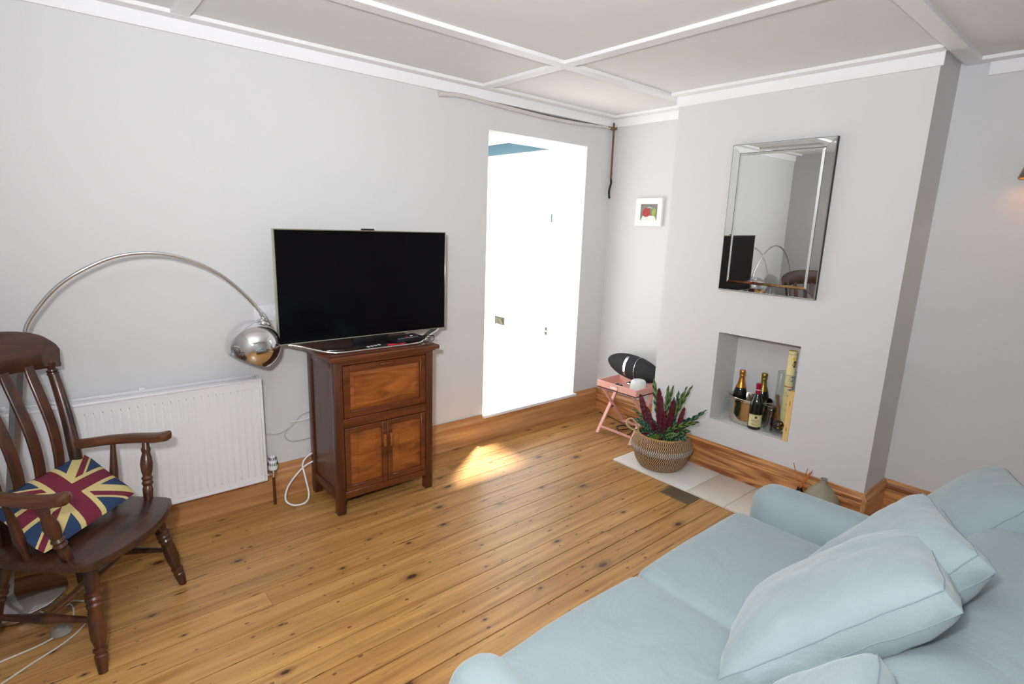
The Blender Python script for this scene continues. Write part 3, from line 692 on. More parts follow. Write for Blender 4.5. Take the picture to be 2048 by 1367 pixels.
# ------------------------------------------------------------------ wooden armchair
def armchair():
    o2 = Vector((-3.54, -.75)); F = Vector((.77, -.64)).normalized(); ang = math.atan2(F.y, F.x)
    t = thing('wooden_armchair', 'dark wooden lath back armchair with turned legs', 'armchair', (o2.x, o2.y, 0), ang)
    WD = wood('chair_dark', (20, 10, 8), (92, 50, 30), 'Z', .34, grain=16, stretch=.22, bump=.12, coat=.3, contrast=1.7)
    WH = wood('chair_seat_wood', (34, 18, 13), (76, 46, 31), 'Y', .36, grain=20, stretch=.08, bump=.12, coat=.25, contrast=1.3)
    WA = wood('chair_arm_wood', (58, 30, 16), (116, 72, 42), 'X', .34, grain=18, stretch=.1, bump=.12, coat=.25)
    # seat
    zt, th = .420, .034
    out = []
    for k in range(13):   # bowed front
        y = .232 - .464 * k / 12; out.append((.002 + .062 * (1 - (y / .232) ** 2), y))
    out += [(-.02, -.242), (-.06, -.245), (-.20, -.245), (-.36, -.225), (-.415, -.20)]
    for k in range(1, 6): out.append((-.425 - .012 * math.sin(PI * k / 6), -.20 + .40 * k / 6))
    out += [(-.415, .20), (-.36, .225), (-.20, .245), (-.06, .245), (-.02, .242)]
    bm = bmesh.new(); prism(bm, [(x, y, zt - th) for x, y in out], (0, 0, th), bev=.009)
    part('seat', bm, WH, t)
    # legs: turned and splayed
    lp = [(0, .017), (.03, .018), (.10, .0225), (.16, .024), (.17, .020), (.19, .020), (.20, .026), (.225, .026), (.235, .019), (.26, .022), (.32, .029), (.40, .031), (.50, .029), (.585, .025), (.60, .029), (.62, .031), (.64, .025), (.655, .030), (.675, .032), (.695, .027), (.71, .031), (.73, .031), (.745, .023), (.80, .026), (.90, .026), (1.0, .020)]
    tops = [(-.045, -.180), (-.045, .180), (-.345, -.165), (-.345, .165)]
    feet = [(.008, -.250), (.005, .246), (-.43, -.235), (-.43, .235)]
    for (tx, ty), (fx, fy) in zip(tops, feet):
        bm = bmesh.new(); turned(bm, (fx, fy, 0.0), (tx, ty, zt - th + .004), [(a_, r_ * .86) for a_, r_ in lp], 20); part('leg', bm, WD, t)
    def mid(i, z):
        k = z / (zt - th); return Vector((feet[i][0] + (tops[i][0] - feet[i][0]) * k, feet[i][1] + (tops[i][1] - feet[i][1]) * k, z))
    sp = [(0, .009), (.08, .011), (.30, .014), (.44, .018), (.5, .020), (.56, .018), (.70, .014), (.92, .011), (1, .009)]
    for a, b in ((0, 2), (1, 3)):
        bm = bmesh.new(); turned(bm, mid(a, .185), mid(b, .175), sp, 14); part('stretcher', bm, WD, t)
    bm = bmesh.new(); turned(bm, (mid(0, .18) + mid(2, .18)) / 2, (mid(1, .18) + mid(3, .18)) / 2, sp, 14); part('stretcher', bm, WA, t)
    # back posts
    for s in (-1, 1):
        bm = bmesh.new()
        tube(bm, [(-.355, s * .205, zt - .01), (-.362, s * .213, .56), (-.375, s * .224, .66), (-.400, s * .240, .78), (-.430, s * .254, .89), (-.448, s * .262, .945)], [.019, .022, .024, .022, .020, .0185], 16, smooth_n=5)
        part('back_post', bm, WD, t)
        bm = bmesh.new(); turned(bm, (-.4475, s * .2615, .940), (-.463, s * .269, 1.000), [(0, .0185), (.05, .021), (.12, .021), (.17, .0165), (.22, .0205), (.32, .0205), (.38, .013), (.5, .015), (.62, .022), (.78, .024), (.9, .018), (1, .012)], 18); part('finial', bm, WD, t)
    # laths
    for y0 in (-.155, -.052, .052, .155):
        path = catmull([(-.372, y0 * .86, zt - .006), (-.372, y0 * .88, .55), (-.372, y0 * .92, .65), (-.388, y0 * .97, .76), (-.418, y0 * 1.0, .87), (-.447, y0 * 1.03, .96), (-.458, y0 * 1.04, 1.00)], 5)
        bm = bmesh.new(); rows = []
        for i, p in enumerate(path):
            d = (path[min(i + 1, len(path) - 1)] - path[max(i - 1, 0)]).normalized(); nrm = Vector((0, 1, 0)).cross(d).normalized()
            hw = .0185 + .004 * math.sin(PI * i / (len(path) - 1)); th_ = .006
            rows.append([bm.verts.new(p + Vector((0, a * hw, 0)) + nrm * b * th_) for a, b in ((-1, -.6), (-.9, -1), (.9, -1), (1, -.6), (1, .6), (.9, 1), (-.9, 1), (-1, .6))])
        for a, b in zip(rows, rows[1:]):
            for k in range(8): bm.faces.new((a[k], a[(k + 1) % 8], b[(k + 1) % 8], b[k]))
        bm.faces.new(rows[0]); bm.faces.new(rows[-1]); part('lath', bm, WD, t)
    # crest rail: arched, with rounded ears and a notch
    def xz(y, z): return -.455 - .02 * (1 - (y / .3) ** 2) - (z - .97) * .20
    # grid based slab following the plan curve
    bm = bmesh.new(); n = 36; cols = []
    def interp(tab, y):
        for (a, za), (b, zb) in zip(tab, tab[1:]):
            if a <= y <= b + 1e-9: return za + (zb - za) * (y - a) / max(b - a, 1e-9)
        return tab[-1][1]
    upf = [(0, 1.150), (.06, 1.149), (.12, 1.145), (.17, 1.137), (.22, 1.123), (.26, 1.106), (.29, 1.086), (.308, 1.062), (.316, 1.036)]
    lof = [(0, .992), (.12, .985), (.22, .974), (.302, .966), (.303, .985), (.309, 1.008), (.316, 1.035)]
    ys = [-.316, -.3155, -.313, -.310, -.306, -.303, -.3015] + [-.297 + .594 * k / 30 for k in range(31)] + [.3015, .303, .306, .310, .313, .3155, .316]
    hth = .014
    for y in ys:
        zt_, zb_ = interp(upf, abs(y)), interp(lof, abs(y)); zt_ = max(zt_, zb_ + .001)
        col = []
        for f_ in (0, .06, .5, .94, 1):
            z = zb_ + (zt_ - zb_) * f_; e = hth * (.55 if f_ in (0, 1) else 1)
            col.append((bm.verts.new((xz(y, z) + e, y, z)), bm.verts.new((xz(y, z) - e, y, z))))
        cols.append(col)
    for a, b in zip(cols, cols[1:]):
        for k in range(4):
            bm.faces.new((a[k][0], a[k + 1][0], b[k + 1][0], b[k][0])); bm.faces.new((a[k][1], b[k][1], b[k + 1][1], a[k + 1][1]))
        bm.faces.new((a[0][0], b[0][0], b[0][1], a[0][1])); bm.faces.new((a[4][0], a[4][1], b[4][1], b[4][0]))
    for c in (cols[0], cols[-1]):
        for k in range(4): bm.faces.new((c[k][0], c[k][1], c[k + 1][1], c[k + 1][0]))
    part('crest_rail', bm, wood('crest_wood', (32, 17, 12), (88, 48, 28), 'Y', .34, grain=12, stretch=.2, bump=.1, coat=.3, contrast=1.4), t)
    # arms
    for s in (-1, 1):
        ctr = [(-.362, .222, .655), (-.31, .234, .660), (-.24, .256, .666), (-.16, .272, .669), (-.11, .276, .670), (-.065, .274, .673), (-.03, .274, .680), (-.004, .276, .684)]
        wid = [.017, .021, .025, .027, .028, .030, .033, .030]
        pa = catmull(ctr, 5); rows = []; bm = bmesh.new()
        for i, p in enumerate(pa):
            k = i / 5; j = min(int(k), 6); w_ = wid[j] * (1 - (k - j)) + wid[j + 1] * (k - j)
            if i >= len(pa) - 4: w_ *= (.97, .86, .66, .30)[i - (len(pa) - 4)]
            h_ = .0205 if i < len(pa) - 2 else .014
            rows.append([bm.verts.new((p.x, s * (p.y + math.cos(a) * w_), p.z + math.copysign(abs(math.sin(a)) ** .7, math.sin(a)) * h_)) for a in [2 * PI * q / 14 for q in range(14)]])
        for a, b in zip(rows, rows[1:]):
            for q in range(14): bm.faces.new((a[q], a[(q + 1) % 14], b[(q + 1) % 14], b[q]))
        bm.faces.new(rows[0]); bm.faces.new(rows[-1]); part('armrest', bm, WA, t)
        bm = bmesh.new(); turned(bm, (-.085, s * .215, zt - .006), (-.108, s * .270, .660), [(0, .015), (.10, .0185), (.2, .020), (.25, .016), (.30, .022), (.34, .017), (.38, .022), (.42, .016), (.50, .021), (.62, .024), (.72, .020), (.80, .0145), (.84, .018), (.87, .018), (.90, .014), (1, .013)], 18); part('arm_post', bm, WD, t)
        bm = bmesh.new(); turned(bm, (-.225, s * .215, zt - .006), (-.235, s * .256, .656), [(0, .010), (.05, .013), (.10, .010), (.35, .016), (.5, .016), (.9, .010), (1, .009)], 14); part('arm_spindle', bm, WD, t)
armchair()

# ------------------------------------------------------------------ cushions from four corner points
def pillow_mesh(bm, A, Bq, Cq, Dq, thick, gus=0.0, n=26, wr=.006, ws=7.0, seed=0.0, pinch=.06, mi=0, power=.62, uv=False, wr2=0.0):
    """A,B top corners, C,D bottom corners (A above D, B above C). Two bulging faces joined by a gusset."""
    A, Bq, Cq, Dq = map(Vector, (A, Bq, Cq, Dq)); cen = (A + Bq + Cq + Dq) / 4
    nrm = (Bq - A).cross(A - Dq).normalized()
    U_ = ((Bq + Cq) - (A + Dq)) / 4; V_ = ((A + Bq) - (Cq + Dq)) / 4
    lay = bm.loops.layers.uv.verify() if uv else None
    def P_(u, v, side):
        f = max(0.0, (1 - abs(u) ** 2.6)) * max(0.0, (1 - abs(v) ** 2.6)); h = gus / 2 + (thick / 2 - gus / 2) * f ** power
        pu = u * (1 - pinch * (1 - v * v)); pv = v * (1 - pinch * (1 - u * u))
        # slightly rounded corners
        cr = max(0.0, abs(u) + abs(v) - 1.72); pu *= 1 - cr * .16; pv *= 1 - cr * .16
        p = cen + U_ * pu + V_ * pv + nrm * side * h
        k = wr * nz(p.x + seed, p.y, p.z, ws) + wr * .5 * nz(p.x, p.y, p.z + seed, ws * 2.7)
        if wr2:  # folds radiating at the edges
            e = max(abs(u), abs(v)); k += wr2 * (e ** 5) * math.sin(nz(p.x + seed, p.y, p.z, 9) * 9)
        return p + nrm * side * k * (1 if f > 0 else .4)
    def g(i): 
        x = -1 + 2 * i / n; return math.copysign(abs(x) ** .85, x)
    grids = {}
    for side in (1, -1):
        grids[side] = [[bm.verts.new(P_(g(i), g(j), side)) for j in range(n + 1)] for i in range(n + 1)]
        G = grids[side]
        for i in range(n):
            for j in range(n):
                q = (G[i][j], G[i + 1][j], G[i + 1][j + 1], G[i][j + 1])
                f = bm.faces.new(q if side > 0 else q[::-1]); f.material_index = mi
                if uv:
                    uvs = [(g(i), g(j)), (g(i + 1), g(j)), (g(i + 1), g(j + 1)), (g(i), g(j + 1))]
                    if side < 0: uvs = uvs[::-1]
                    for l, c in zip(f.loops, uvs): l[lay].uv = c
    rim = [(i, 0) for i in range(n)] + [(n, j) for j in range(n)] + [(i, n) for i in range(n, 0, -1)] + [(0, j) for j in range(n, 0, -1)]
    a = grids[1]; b = grids[-1]; m = len(rim)
    for k in range(m):
        i, j = rim[k]; i2, j2 = rim[(k + 1) % m]
        try: bm.faces.new((a[i][j], a[i2][j2], b[i2][j2], b[i][j])).material_index = mi
        except ValueError: pass
    seamA = [a[i][j].co.copy() for i, j in rim]; seamB = [b[i][j].co.copy() for i, j in rim]
    return seamA, seamB

# union flag cushion on the armchair
def flag_material():
    m = bpy.data.materials.new('union_flag_knit'); m.use_nodes = True; nt = m.node_tree; b = nt.nodes['Principled BSDF']
    uvn = N(nt, 'ShaderNodeUVMap'); sp = N(nt, 'ShaderNodeSeparateXYZ'); nt.links.new(uvn.outputs[0], sp.inputs[0])
    nn = N(nt, 'ShaderNodeTexNoise', Scale=5.0, Detail=2.0); nt.links.new(uvn.outputs[0], nn.inputs['Vector'])
    u = sp.outputs[0]; v = sp.outputs[1]
    au = mth(nt, 'ABSOLUTE', u); av = mth(nt, 'ABSOLUTE', v)
    d1 = mth(nt, 'SUBTRACT', u, v); d2 = mth(nt, 'ADD', u, v)
    cream = s2l((206, 188, 128)); red = s2l((112, 30, 52)); blue = s2l((36, 58, 92))
    def lt(a, x): return mth(nt, 'LESS_THAN', a, x)
    a1 = mth(nt, 'ABSOLUTE', d1); a2 = mth(nt, 'ABSOLUTE', d2)
    wsal = mth(nt, 'MAXIMUM', lt(a1, .27), lt(a2, .27))
    # counterchanged red saltire, half offset in each quadrant
    s1 = mth(nt, 'MULTIPLY', d1, mth(nt, 'SIGN', u)); s2_ = mth(nt, 'MULTIPLY', d2, mth(nt, 'SIGN', u))
    r1 = mth(nt, 'MULTIPLY', lt(s1, .20), mth(nt, 'GREATER_THAN', s1, .02))
    r2 = mth(nt, 'MULTIPLY', mth(nt, 'GREATER_THAN', s2_, -.20), lt(s2_, -.02))
    rs = mth(nt, 'MAXIMUM', r1, r2)
    wc = mth(nt, 'MAXIMUM', lt(au, .27), lt(av, .27)); rc = mth(nt, 'MAXIMUM', lt(au, .165), lt(av, .165))
    c = mixc(nt, wsal, blue, cream); c = mixc(nt, rs, c, red); c = mixc(nt, wc, c, cream); c = mixc(nt, rc, c, red)
    nt.links.new(c, b.inputs['Base Color']); b.inputs['Roughness'].default_value = .9
    wv = N(nt, 'ShaderNodeTexNoise', Scale=90.0); nt.links.new(uvn.outputs[0], wv.inputs['Vector'])
    bp = N(nt, 'ShaderNodeBump'); bp.inputs['Strength'].default_value = .5; bp.inputs['Distance'].default_value = .003
    nt.links.new(wv.outputs['Fac'], bp.inputs['Height']); nt.links.new(bp.outputs['Normal'], b.inputs['Normal'])
    return m
t = thing('flag_cushion', 'small square cushion with a union flag pattern on the armchair seat', 'cushion')
bm = bmesh.new()
fc = dict(A=(-3.655, -.295, .595), B=(-3.499, -.525, .458), C=(-3.810, -.848, .454), D=(-3.955, -.622, .590))
pillow_mesh(bm, fc['A'], fc['B'], fc['C'], fc['D'], .065, .0, n=24, wr=.003, pinch=.02, uv=True, power=.5)
part('cover', bm, flag_material(), t)

# ------------------------------------------------------------------ sofa
M_sofa = mat('duck_egg_linen', (139, 155, 159), .85, bump=.22, bscale=260, var=.025, vscale=9, sheen=.25)
def soft_folds(m, scale, dist):
    nt = m.node_tree; b = nt.nodes['Principled BSDF']; old = b.inputs['Normal'].links[0].from_socket
    tc = N(nt, 'ShaderNodeTexCoord'); n = N(nt, 'ShaderNodeTexNoise', Scale=scale, Detail=3.0, Roughness=.45, Distortion=.9); nt.links.new(tc.outputs['Object'], n.inputs['Vector'])
    bp = N(nt, 'ShaderNodeBump'); bp.inputs['Strength'].default_value = .5; bp.inputs['Distance'].default_value = dist
    nt.links.new(n.outputs['Fac'], bp.inputs['Height']); nt.links.new(old, bp.inputs['Normal']); nt.links.new(bp.outputs['Normal'], b.inputs['Normal'])
soft_folds(M_sofa, 5.5, .03)
M_seam = mat('linen_seam', (126, 142, 147), .9)
def sofa():
    t = thing('sofa', 'pale blue fabric two seat sofa with rounded arms', 'sofa', (0, 0, 0))
    xl, xr, ms = -2.93, -1.585, -2.275     # inner faces and the seam between the seat cushions
    yf, yb = -2.17, -3.02
    bm = bmesh.new(); softbox(bm, ((xl + xr) / 2, (yf + yb) / 2 - .03, .21), ((xr - xl) / 2 + .10, (yf - yb) / 2 + .02, .10), .03, n=8); part('base', bm, M_sofa, t)
    for (a, b, sd_) in ((xl, ms, 1.0), (ms, xr, 4.0)):
        bm = bmesh.new(); softbox(bm, ((a + b) / 2, (yf + yb) / 2 + .015, .385), ((b - a) / 2 + .004, (yf - yb) / 2 + .012, .088), .040, bulge=(.0, .020, .030), n=22, wr=.004, ws=4.0, seed=sd_)
        so = part('seat_cushion', bm, M_sofa, t)
    for nm, a, b in (('armrest', xl - .165, xl), ('armrest', xr, xr + .165)):
        cx = (a + b) / 2
        bm = bmesh.new(); softbox(bm, (cx, (yf + yb) / 2 - .045, .355), (.0835, (yf - yb) / 2 + .03, .235), .075, bulge=(.012, .012, .012), n=20, wr=.003, ws=3.0, seed=a)
        ar = part(nm, bm, M_sofa, t)
        bm = bmesh.new(); y_ = yf - .045 - .0; pts = []
        for k in range(17):
            al = PI * k / 16; pts.append((cx + .062 * math.cos(al), yf - .035 - .0, .50 + .066 * math.sin(al)))
        pts = [(cx + .062, yf - .026, .2), ] + pts + [(cx - .062, yf - .026, .2)]
        tube(bm, pts, .0014, 6); link('piping', bm, M_seam, ar)
    bm = bmesh.new(); softbox(bm, ((xl + xr) / 2, yb - .018, .425), ((xr - xl) / 2 + .16, .167, .325), .085, bulge=(0, .02, .01), n=20, wr=.004, ws=3.0, seed=9)
    part('backrest', bm, M_sofa, t)
    for x in (xl - .09, xr + .09):
        for y in (yf - .08, yb - .10):
            bm = bmesh.new(); lathe(bm, [(.018, 0), (.026, .125)], 14, Matrix.Translation((x, y, 0))); part('leg', bm, mat('sofa_leg', (60, 38, 24), .4), t)
sofa()
def scatter(label, cs, thick, gus, seed, **k):
    t = thing('scatter_cushion', label, 'cushion', group='pale blue back cushions heaped on the sofa')
    bm = bmesh.new(); sA, sB = pillow_mesh(bm, *cs, thick, gus, n=34, wr=.009, ws=6.0, seed=seed, pinch=.045, wr2=.0035, power=.5, **k)
    part('cover', bm, M_sofa, t)
    for s_ in (sA, sB):
        bm = bmesh.new(); tube(bm, s_, .0015, 5, closed=True); part('piping', bm, M_seam, t)
    return t
scatter('middle pale blue cushion on the sofa, between the far and near ones', ((-1.733, -2.795, .845), (-2.160, -2.995, .905), (-2.345, -2.725, .520), (-1.905, -2.520, .455)), .20, .045, 3.0)
scatter('largest nearest pale blue sofa cushion, with a long seam along its edge', ((-1.915, -2.830, .835), (-2.405, -3.000, .905), (-2.605, -2.615, .560), (-2.155, -2.515, .475)), .20, .045, 11.0)
scatter('farthest pale blue cushion on the sofa, against the far arm', ((-1.08, -2.90, .76), (-1.50, -3.03, .85), (-1.72, -2.80, .53), (-1.25, -2.63, .50)), .20, .055, 21.0)
scatter('pale blue sofa cushion cut off by the bottom edge of the photo', ((-2.53, -2.93, .79), (-2.88, -3.00, .85), (-2.90, -2.78, .50), (-2.54, -2.66, .47)), .16, .04, 31.0)

# ------------------------------------------------------------------ pink tray table and what stands on it
def tray_table():
    t = thing('tray_table', 'small folding pink butler tray table in the alcove corner', 'side table', (0, 0, 0))
    M_pink = mat('pink_paint', (230, 172, 160), .45, var=.02)
    x0, x1, y0, y1, zb, zt = -.462, -.190, -.770, -.392, .382, .440
    bm = bmesh.new(); box(bm, x0, x1, y0, y1, zb, zb + .010, .001, 1); part('tray_bottom', bm, M_pink, t)
    bm = bmesh.new(); w_ = .010
    box(bm, x0, x0 + w_, y0, y1, zb, zt, .002, 1); box(bm, x1 - w_, x1, y0, y1, zb, zt, .002, 1)
    box(bm, x0 + w_, x1 - w_, y0, y0 + w_, zb, zt, .002, 1); box(bm, x0 + w_, x1 - w_, y1 - w_, y1, zb, zt, .002, 1)
    part('tray_rim', bm, M_pink, t)
    bm = bmesh.new(); yc = (y0 + y1) / 2 + .02
    for z in (zt - .018, zt - .042): box(bm, x0 - .003, x0 + .001, yc - .040, yc + .040, z - .004, z + .004, .001, 1)
    for y in (yc - .040, yc + .034): box(bm, x0 - .003, x0 + .001, y, y + .008, zt - .045, zt - .014, .001, 1)
    part('label_holder', bm, M_pink, t)
    part('label_card', B(x0 - .0015, x0 + .001, yc - .034, yc + .034, zt - .040, zt - .020), mat('white_card', (240, 228, 224), .5), t)
    def leg(y, xa, xb, nm='leg'):
        bm = bmesh.new(); M_, L = axisM((xa, y, 0.0), (xb, y, zb)); box(bm, -.014, .014, -.008, .008, 0, L, .0015, 1)
        # orient so the wide side faces along x
        for v in bm.verts: v.co = M_ @ v.co
        part(nm, bm, M_pink, t)
    for y in (-.418, -.742): leg(y, -.450, -.205)
    for y in (-.436, -.724): leg(y, -.075 - .04, -.440)
    bm = bmesh.new(); M_, L = axisM((-.4175, -.418, .050), (-.4175, -.742, .050)); box(bm, -.010, .010, -.006, .006, 0, L, .001, 1)
    for v in bm.verts: v.co = M_ @ v.co
    part('stretcher', bm, M_pink, t)
    bm = bmesh.new(); M_, L = axisM((-.158, -.436, .050), (-.158, -.724, .050)); box(bm, -.012, .012, -.006, .006, 0, L, .001, 1)
    for v in bm.verts: v.co = M_ @ v.co
    part('stretcher', bm, M_pink, t)
    for y in (-.427, -.733):
        bm = bmesh.new(); turned(bm, (-.2985, y - .014, .2), (-.2985, y + .014, .2), [(0, .005), (.1, .006), (.9, .006), (1, .005)], 10); part('pivot_screw', bm, M_black, t)
tray_table()
def speaker():
    t = thing('black_speaker', 'long black pod shaped speaker with chrome dock on the pink tray', 'speaker', (-.175, -.515, .520), math.radians(-12))
    M_cl = mat('speaker_cloth', (34, 35, 38), .8, bump=.3, bscale=400)
    bm = bmesh.new(); L, R_ = .318, .100; prof = []
    for i in range(41):
        s = -1 + 2 * i / 40; prof.append((max(R_ * (max(0, 1 - abs(s) ** 2.15)) ** .62, 1e-5), s * L))
    lathe(bm, prof, 40, Matrix.Rotation(PI / 2, 4, 'X'), sx=.80)
    part('body', bm, M_cl, t)
    bm = bmesh.new(); R2 = R_ + .0015
    pts = [(.80 * R2 * math.cos(a) * 1.0, -.075 + .02 * math.cos(a), R2 * .965 * math.sin(a)) for a in [2 * PI * k / 48 for k in range(48)]]
    tube(bm, pts, .0020, 8, closed=True); part('trim_ring', bm, M_chrome, t)
    # chrome dock arm curling up the front
    bm = bmesh.new(); rows = []
    for k in range(15):
        a = math.radians(215 - 95 * k / 14 + 0); r = R_ * 1.05; x = .80 * r * math.cos(a); z = r * math.sin(a) * -1 * -1
        rows.append([bm.verts.new((x * 1.03, .030, z)), bm.verts.new((x * 1.03, .002, z)), bm.verts.new((x * .93, .002, z * .95)), bm.verts.new((x * .93, .030, z * .95))])
    for a, b in zip(rows, rows[1:]):
        for k in range(4): bm.faces.new((a[k], a[(k + 1) % 4], b[(k + 1) % 4], b[k]))
    bm.faces.new(rows[0]); bm.faces.new(rows[-1]); part('dock_arm', bm, M_chrome, t)
    bm = bmesh.new(); lathe(bm, [(.050, 0), (.046, .006), (.024, .018), (.020, .040)], 28, Matrix.Translation((0, 0, -.1275))); part('foot', bm, M_chrome, t)
speaker()
t = thing('smart_speaker', 'small round white smart speaker with grey base on the pink tray', 'speaker', (-.342, -.698, .3925))
bm = bmesh.new(); lathe(bm, [(.050, 0), (.058, .004), (.0615, .018), (.0625, .024)], 36); part('base', bm, mat('lavender_rubber', (152, 148, 164), .6), t)
bm = bmesh.new(); lathe(bm, [(.0625, .024), (.0625, .042), (.060, .066), (.054, .086), (.046, .094), (.02, .097), (.0001, .0975)], 36); part('body', bm, mat('white_mesh', (222, 228, 226), .7, bump=.25, bscale=500), t)
t = thing('small_remote', 'small black oval remote on the pink tray', 'remote control', (-.330, -.505, .3925), math.radians(70))
bm = bmesh.new(); softbox(bm, (0, 0, .007), (.030, .019, .007), .0068, n=8); part('body', bm, M_black, t)
part('button', B(-.012, -.002, -.004, .004, .0138, .0146), M_wbtn, t)
cord('cable', [(-.06, -.10, .006), (-.12, -.40, .006), (-.18, -.46, .015), (-.22, -.43, .006), (-.28, -.50, .012), (-.20, -.56, .02), (-.26, -.60, .006), (-.34, -.56, .006), (-.24, -.47, .03), (-.10, -.52, .01), (-.05, -.40, .05)], .0032, M_black, 'tangle of thin black cables on the floor under the pink table')

# ------------------------------------------------------------------ plant in a woven basket
def basket_plant():
    cx, cy = -.585, -1.105
    t = thing('woven_basket', 'round belly basket with brown and cream zigzag weave on the hearth', 'basket', (cx, cy, .0145))
    m = bpy.data.materials.new('zigzag_weave'); m.use_nodes = True; nt = m.node_tree; b = nt.nodes['Principled BSDF']
    tc = N(nt, 'ShaderNodeTexCoord'); sp = N(nt, 'ShaderNodeSeparateXYZ'); nt.links.new(tc.outputs['Object'], sp.inputs[0])
    ang = mth(nt, 'ARCTAN2', sp.outputs[1], sp.outputs[0]); z = sp.outputs[2]
    zz = mth(nt, 'PINGPONG', mth(nt, 'MULTIPLY', z, 84.0), 1.0)
    st = mth(nt, 'FRACT', mth(nt, 'ADD', mth(nt, 'MULTIPLY', ang, 92 / (2 * PI)), mth(nt, 'MULTIPLY', zz, .62)))
    f = mth(nt, 'LESS_THAN', st, .5)
    belt = mth(nt, 'LESS_THAN', mth(nt, 'ABSOLUTE', mth(nt, 'SUBTRACT', z, .143)), .022)
    crm = mixc(nt, belt, s2l((204, 170, 130)), s2l((206, 198, 188))); brn = mixc(nt, belt, s2l((56, 24, 18)), s2l((104, 78, 66)))
    top = mth(nt, 'GREATER_THAN', z, .229)
    c = mixc(nt, f, crm, brn); c = mixc(nt, top, c, s2l((178, 138, 88))); nt.links.new(c, b.inputs['Base Color']); b.inputs['Roughness'].default_value = .85
    wv = mth(nt, 'SINE', mth(nt, 'MULTIPLY', z, 750.0)); bp = N(nt, 'ShaderNodeBump'); bp.inputs['Strength'].default_value = .6; bp.inputs['Distance'].default_value = .003
    nt.links.new(wv, bp.inputs['Height']); nt.links.new(bp.outputs['Normal'], b.inputs['Normal'])
    bm = bmesh.new()
    pr = [(.001, 0), (.120, 0), (.142, .006), (.158, .026), (.174, .056), (.183, .090), (.187, .122), (.203, .130), (.208, .142), (.206, .154), (.200, .172), (.190, .196), (.179, .216), (.170, .230), (.166, .237), (.161, .239), (.155, .235), (.160, .20), (.170, .16), (.150, .03), (.001, .02)]
    lathe(bm, pr, 96); part('body', bm, m, t)
    M_hn = mat('plaited_handle', (196, 168, 126), .8, bump=.5, bscale=150, var=.15, vscale=60)
    bm = bmesh.new(); a0 = math.radians(128)
    e = Vector((math.cos(a0), math.sin(a0), 0)); s_ = Vector((-e.y, e.x, 0))
    tube(bm, [e * a + s_ * b + Vector((0, 0, c)) for a, b, c in ((.155, .03, .215), (.185, .03, .240), (.215, .026, .252), (.242, .018, .272), (.246, .006, .298), (.220, -.006, .312), (.194, -.016, .296), (.176, -.024, .270), (.158, -.03, .218))], .0068, 8, smooth_n=6)
    part('handle', bm, M_hn, t)
    # plant
    p = thing('calathea_plant', 'leafy plant with wavy green and maroon leaves in the woven basket', 'plant', (cx, cy, .0145))
    bm = bmesh.new(); lathe(bm, [(.001, .155), (.150, .155), (.156, .185), (.14, .192), (.001, .195)], 28); part('soil', bm, mat('potting_soil', (52, 38, 28), .95, bump=.8, bscale=70), p)
    def leafmat(nm, c1, c2, k):
        m = bpy.data.materials.new(nm); m.use_nodes = True; nt = m.node_tree; b = nt.nodes['Principled BSDF']
        uv = N(nt, 'ShaderNodeUVMap'); sp = N(nt, 'ShaderNodeSeparateXYZ'); nt.links.new(uv.outputs[0], sp.inputs[0])
        au = mth(nt, 'ABSOLUTE', sp.outputs[0]); st = mth(nt, 'SINE', mth(nt, 'ADD', mth(nt, 'MULTIPLY', sp.outputs[1], k), mth(nt, 'MULTIPLY', au, -5.0)))
        c = ramp(nt, mth(nt, 'ADD', mth(nt, 'MULTIPLY', st, .5), .5), [(.35, c1), (.6, c2)]); nt.links.new(c, b.inputs['Base Color']); b.inputs['Roughness'].default_value = .42
        b.inputs['Subsurface Weight'].default_value = 0.0; return m
    MG = leafmat('patterned_green', (30, 58, 32), (104, 134, 72), 46.0); MD = leafmat('dark_green', (24, 54, 42), (78, 122, 92), 46.0)
    MM = mat('maroon_underside', (92, 34, 46), .45, var=.15, vscale=20)
    rng = random.Random(5)
    def leaf(tip, width, m, wav=.010, bend=.25, base=None, face=None):
        tip = Vector(tip); a = rng.uniform(0, 2 * PI)
        b0 = Vector(base) if base else Vector((rng.uniform(-.04, .04), rng.uniform(-.05, .05), .19))
        d = tip - b0; L = d.length; up = Vector((0, 0, 1))
        ctrl = b0 + d * .5 + (up - d.normalized() * up.dot(d.normalized())) * L * bend * .5
        n = 26; tocam = Vector((-3.12, -2.02, 1.0)).normalized()
        bm = bmesh.new(); lay = bm.loops.layers.uv.verify(); rows = []; ph = rng.uniform(0, 6)
        tw = rng.uniform(-.5, .5) if face is None else face
        s0 = .26
        for i in range(n + 1):
            s = i / n; pos = b0 * (1 - s) ** 2 + ctrl * 2 * s * (1 - s) + tip * s * s
            tg = ((ctrl - b0) * (1 - s) + (tip - ctrl) * s).normalized()
            side = tg.cross(tocam).normalized(); nn = side.cross(tg).normalized()
            side = (side * math.cos(tw) + nn * math.sin(tw)).normalized(); nn = side.cross(tg).normalized()
            if s < s0: w_ = .0028
            else:
                q = (s - s0) / (1 - s0); w_ = width * (math.sin(PI * min(1, q ** (.75 if m is not MM else .9))) ** (.6 if m is not MM else .38)) + .0015
            row = []
            for j in range(7):
                u = -1 + j / 3; ru = wav * (1.0 if m is not MM else .55) * (abs(u) ** 1.5) * math.sin(s * 46 + ph + (1.1 if u > 0 else 0)) * (1 if s > s0 else 0)
                row.append((bm.verts.new(pos + side * u * w_ * (1 + (.10 if m is not MM else .015) * math.sin(s * 46 + ph) * (s > s0)) + nn * (ru - .25 * w_ * (1 - u * u))), u, s))
            rows.append(row)
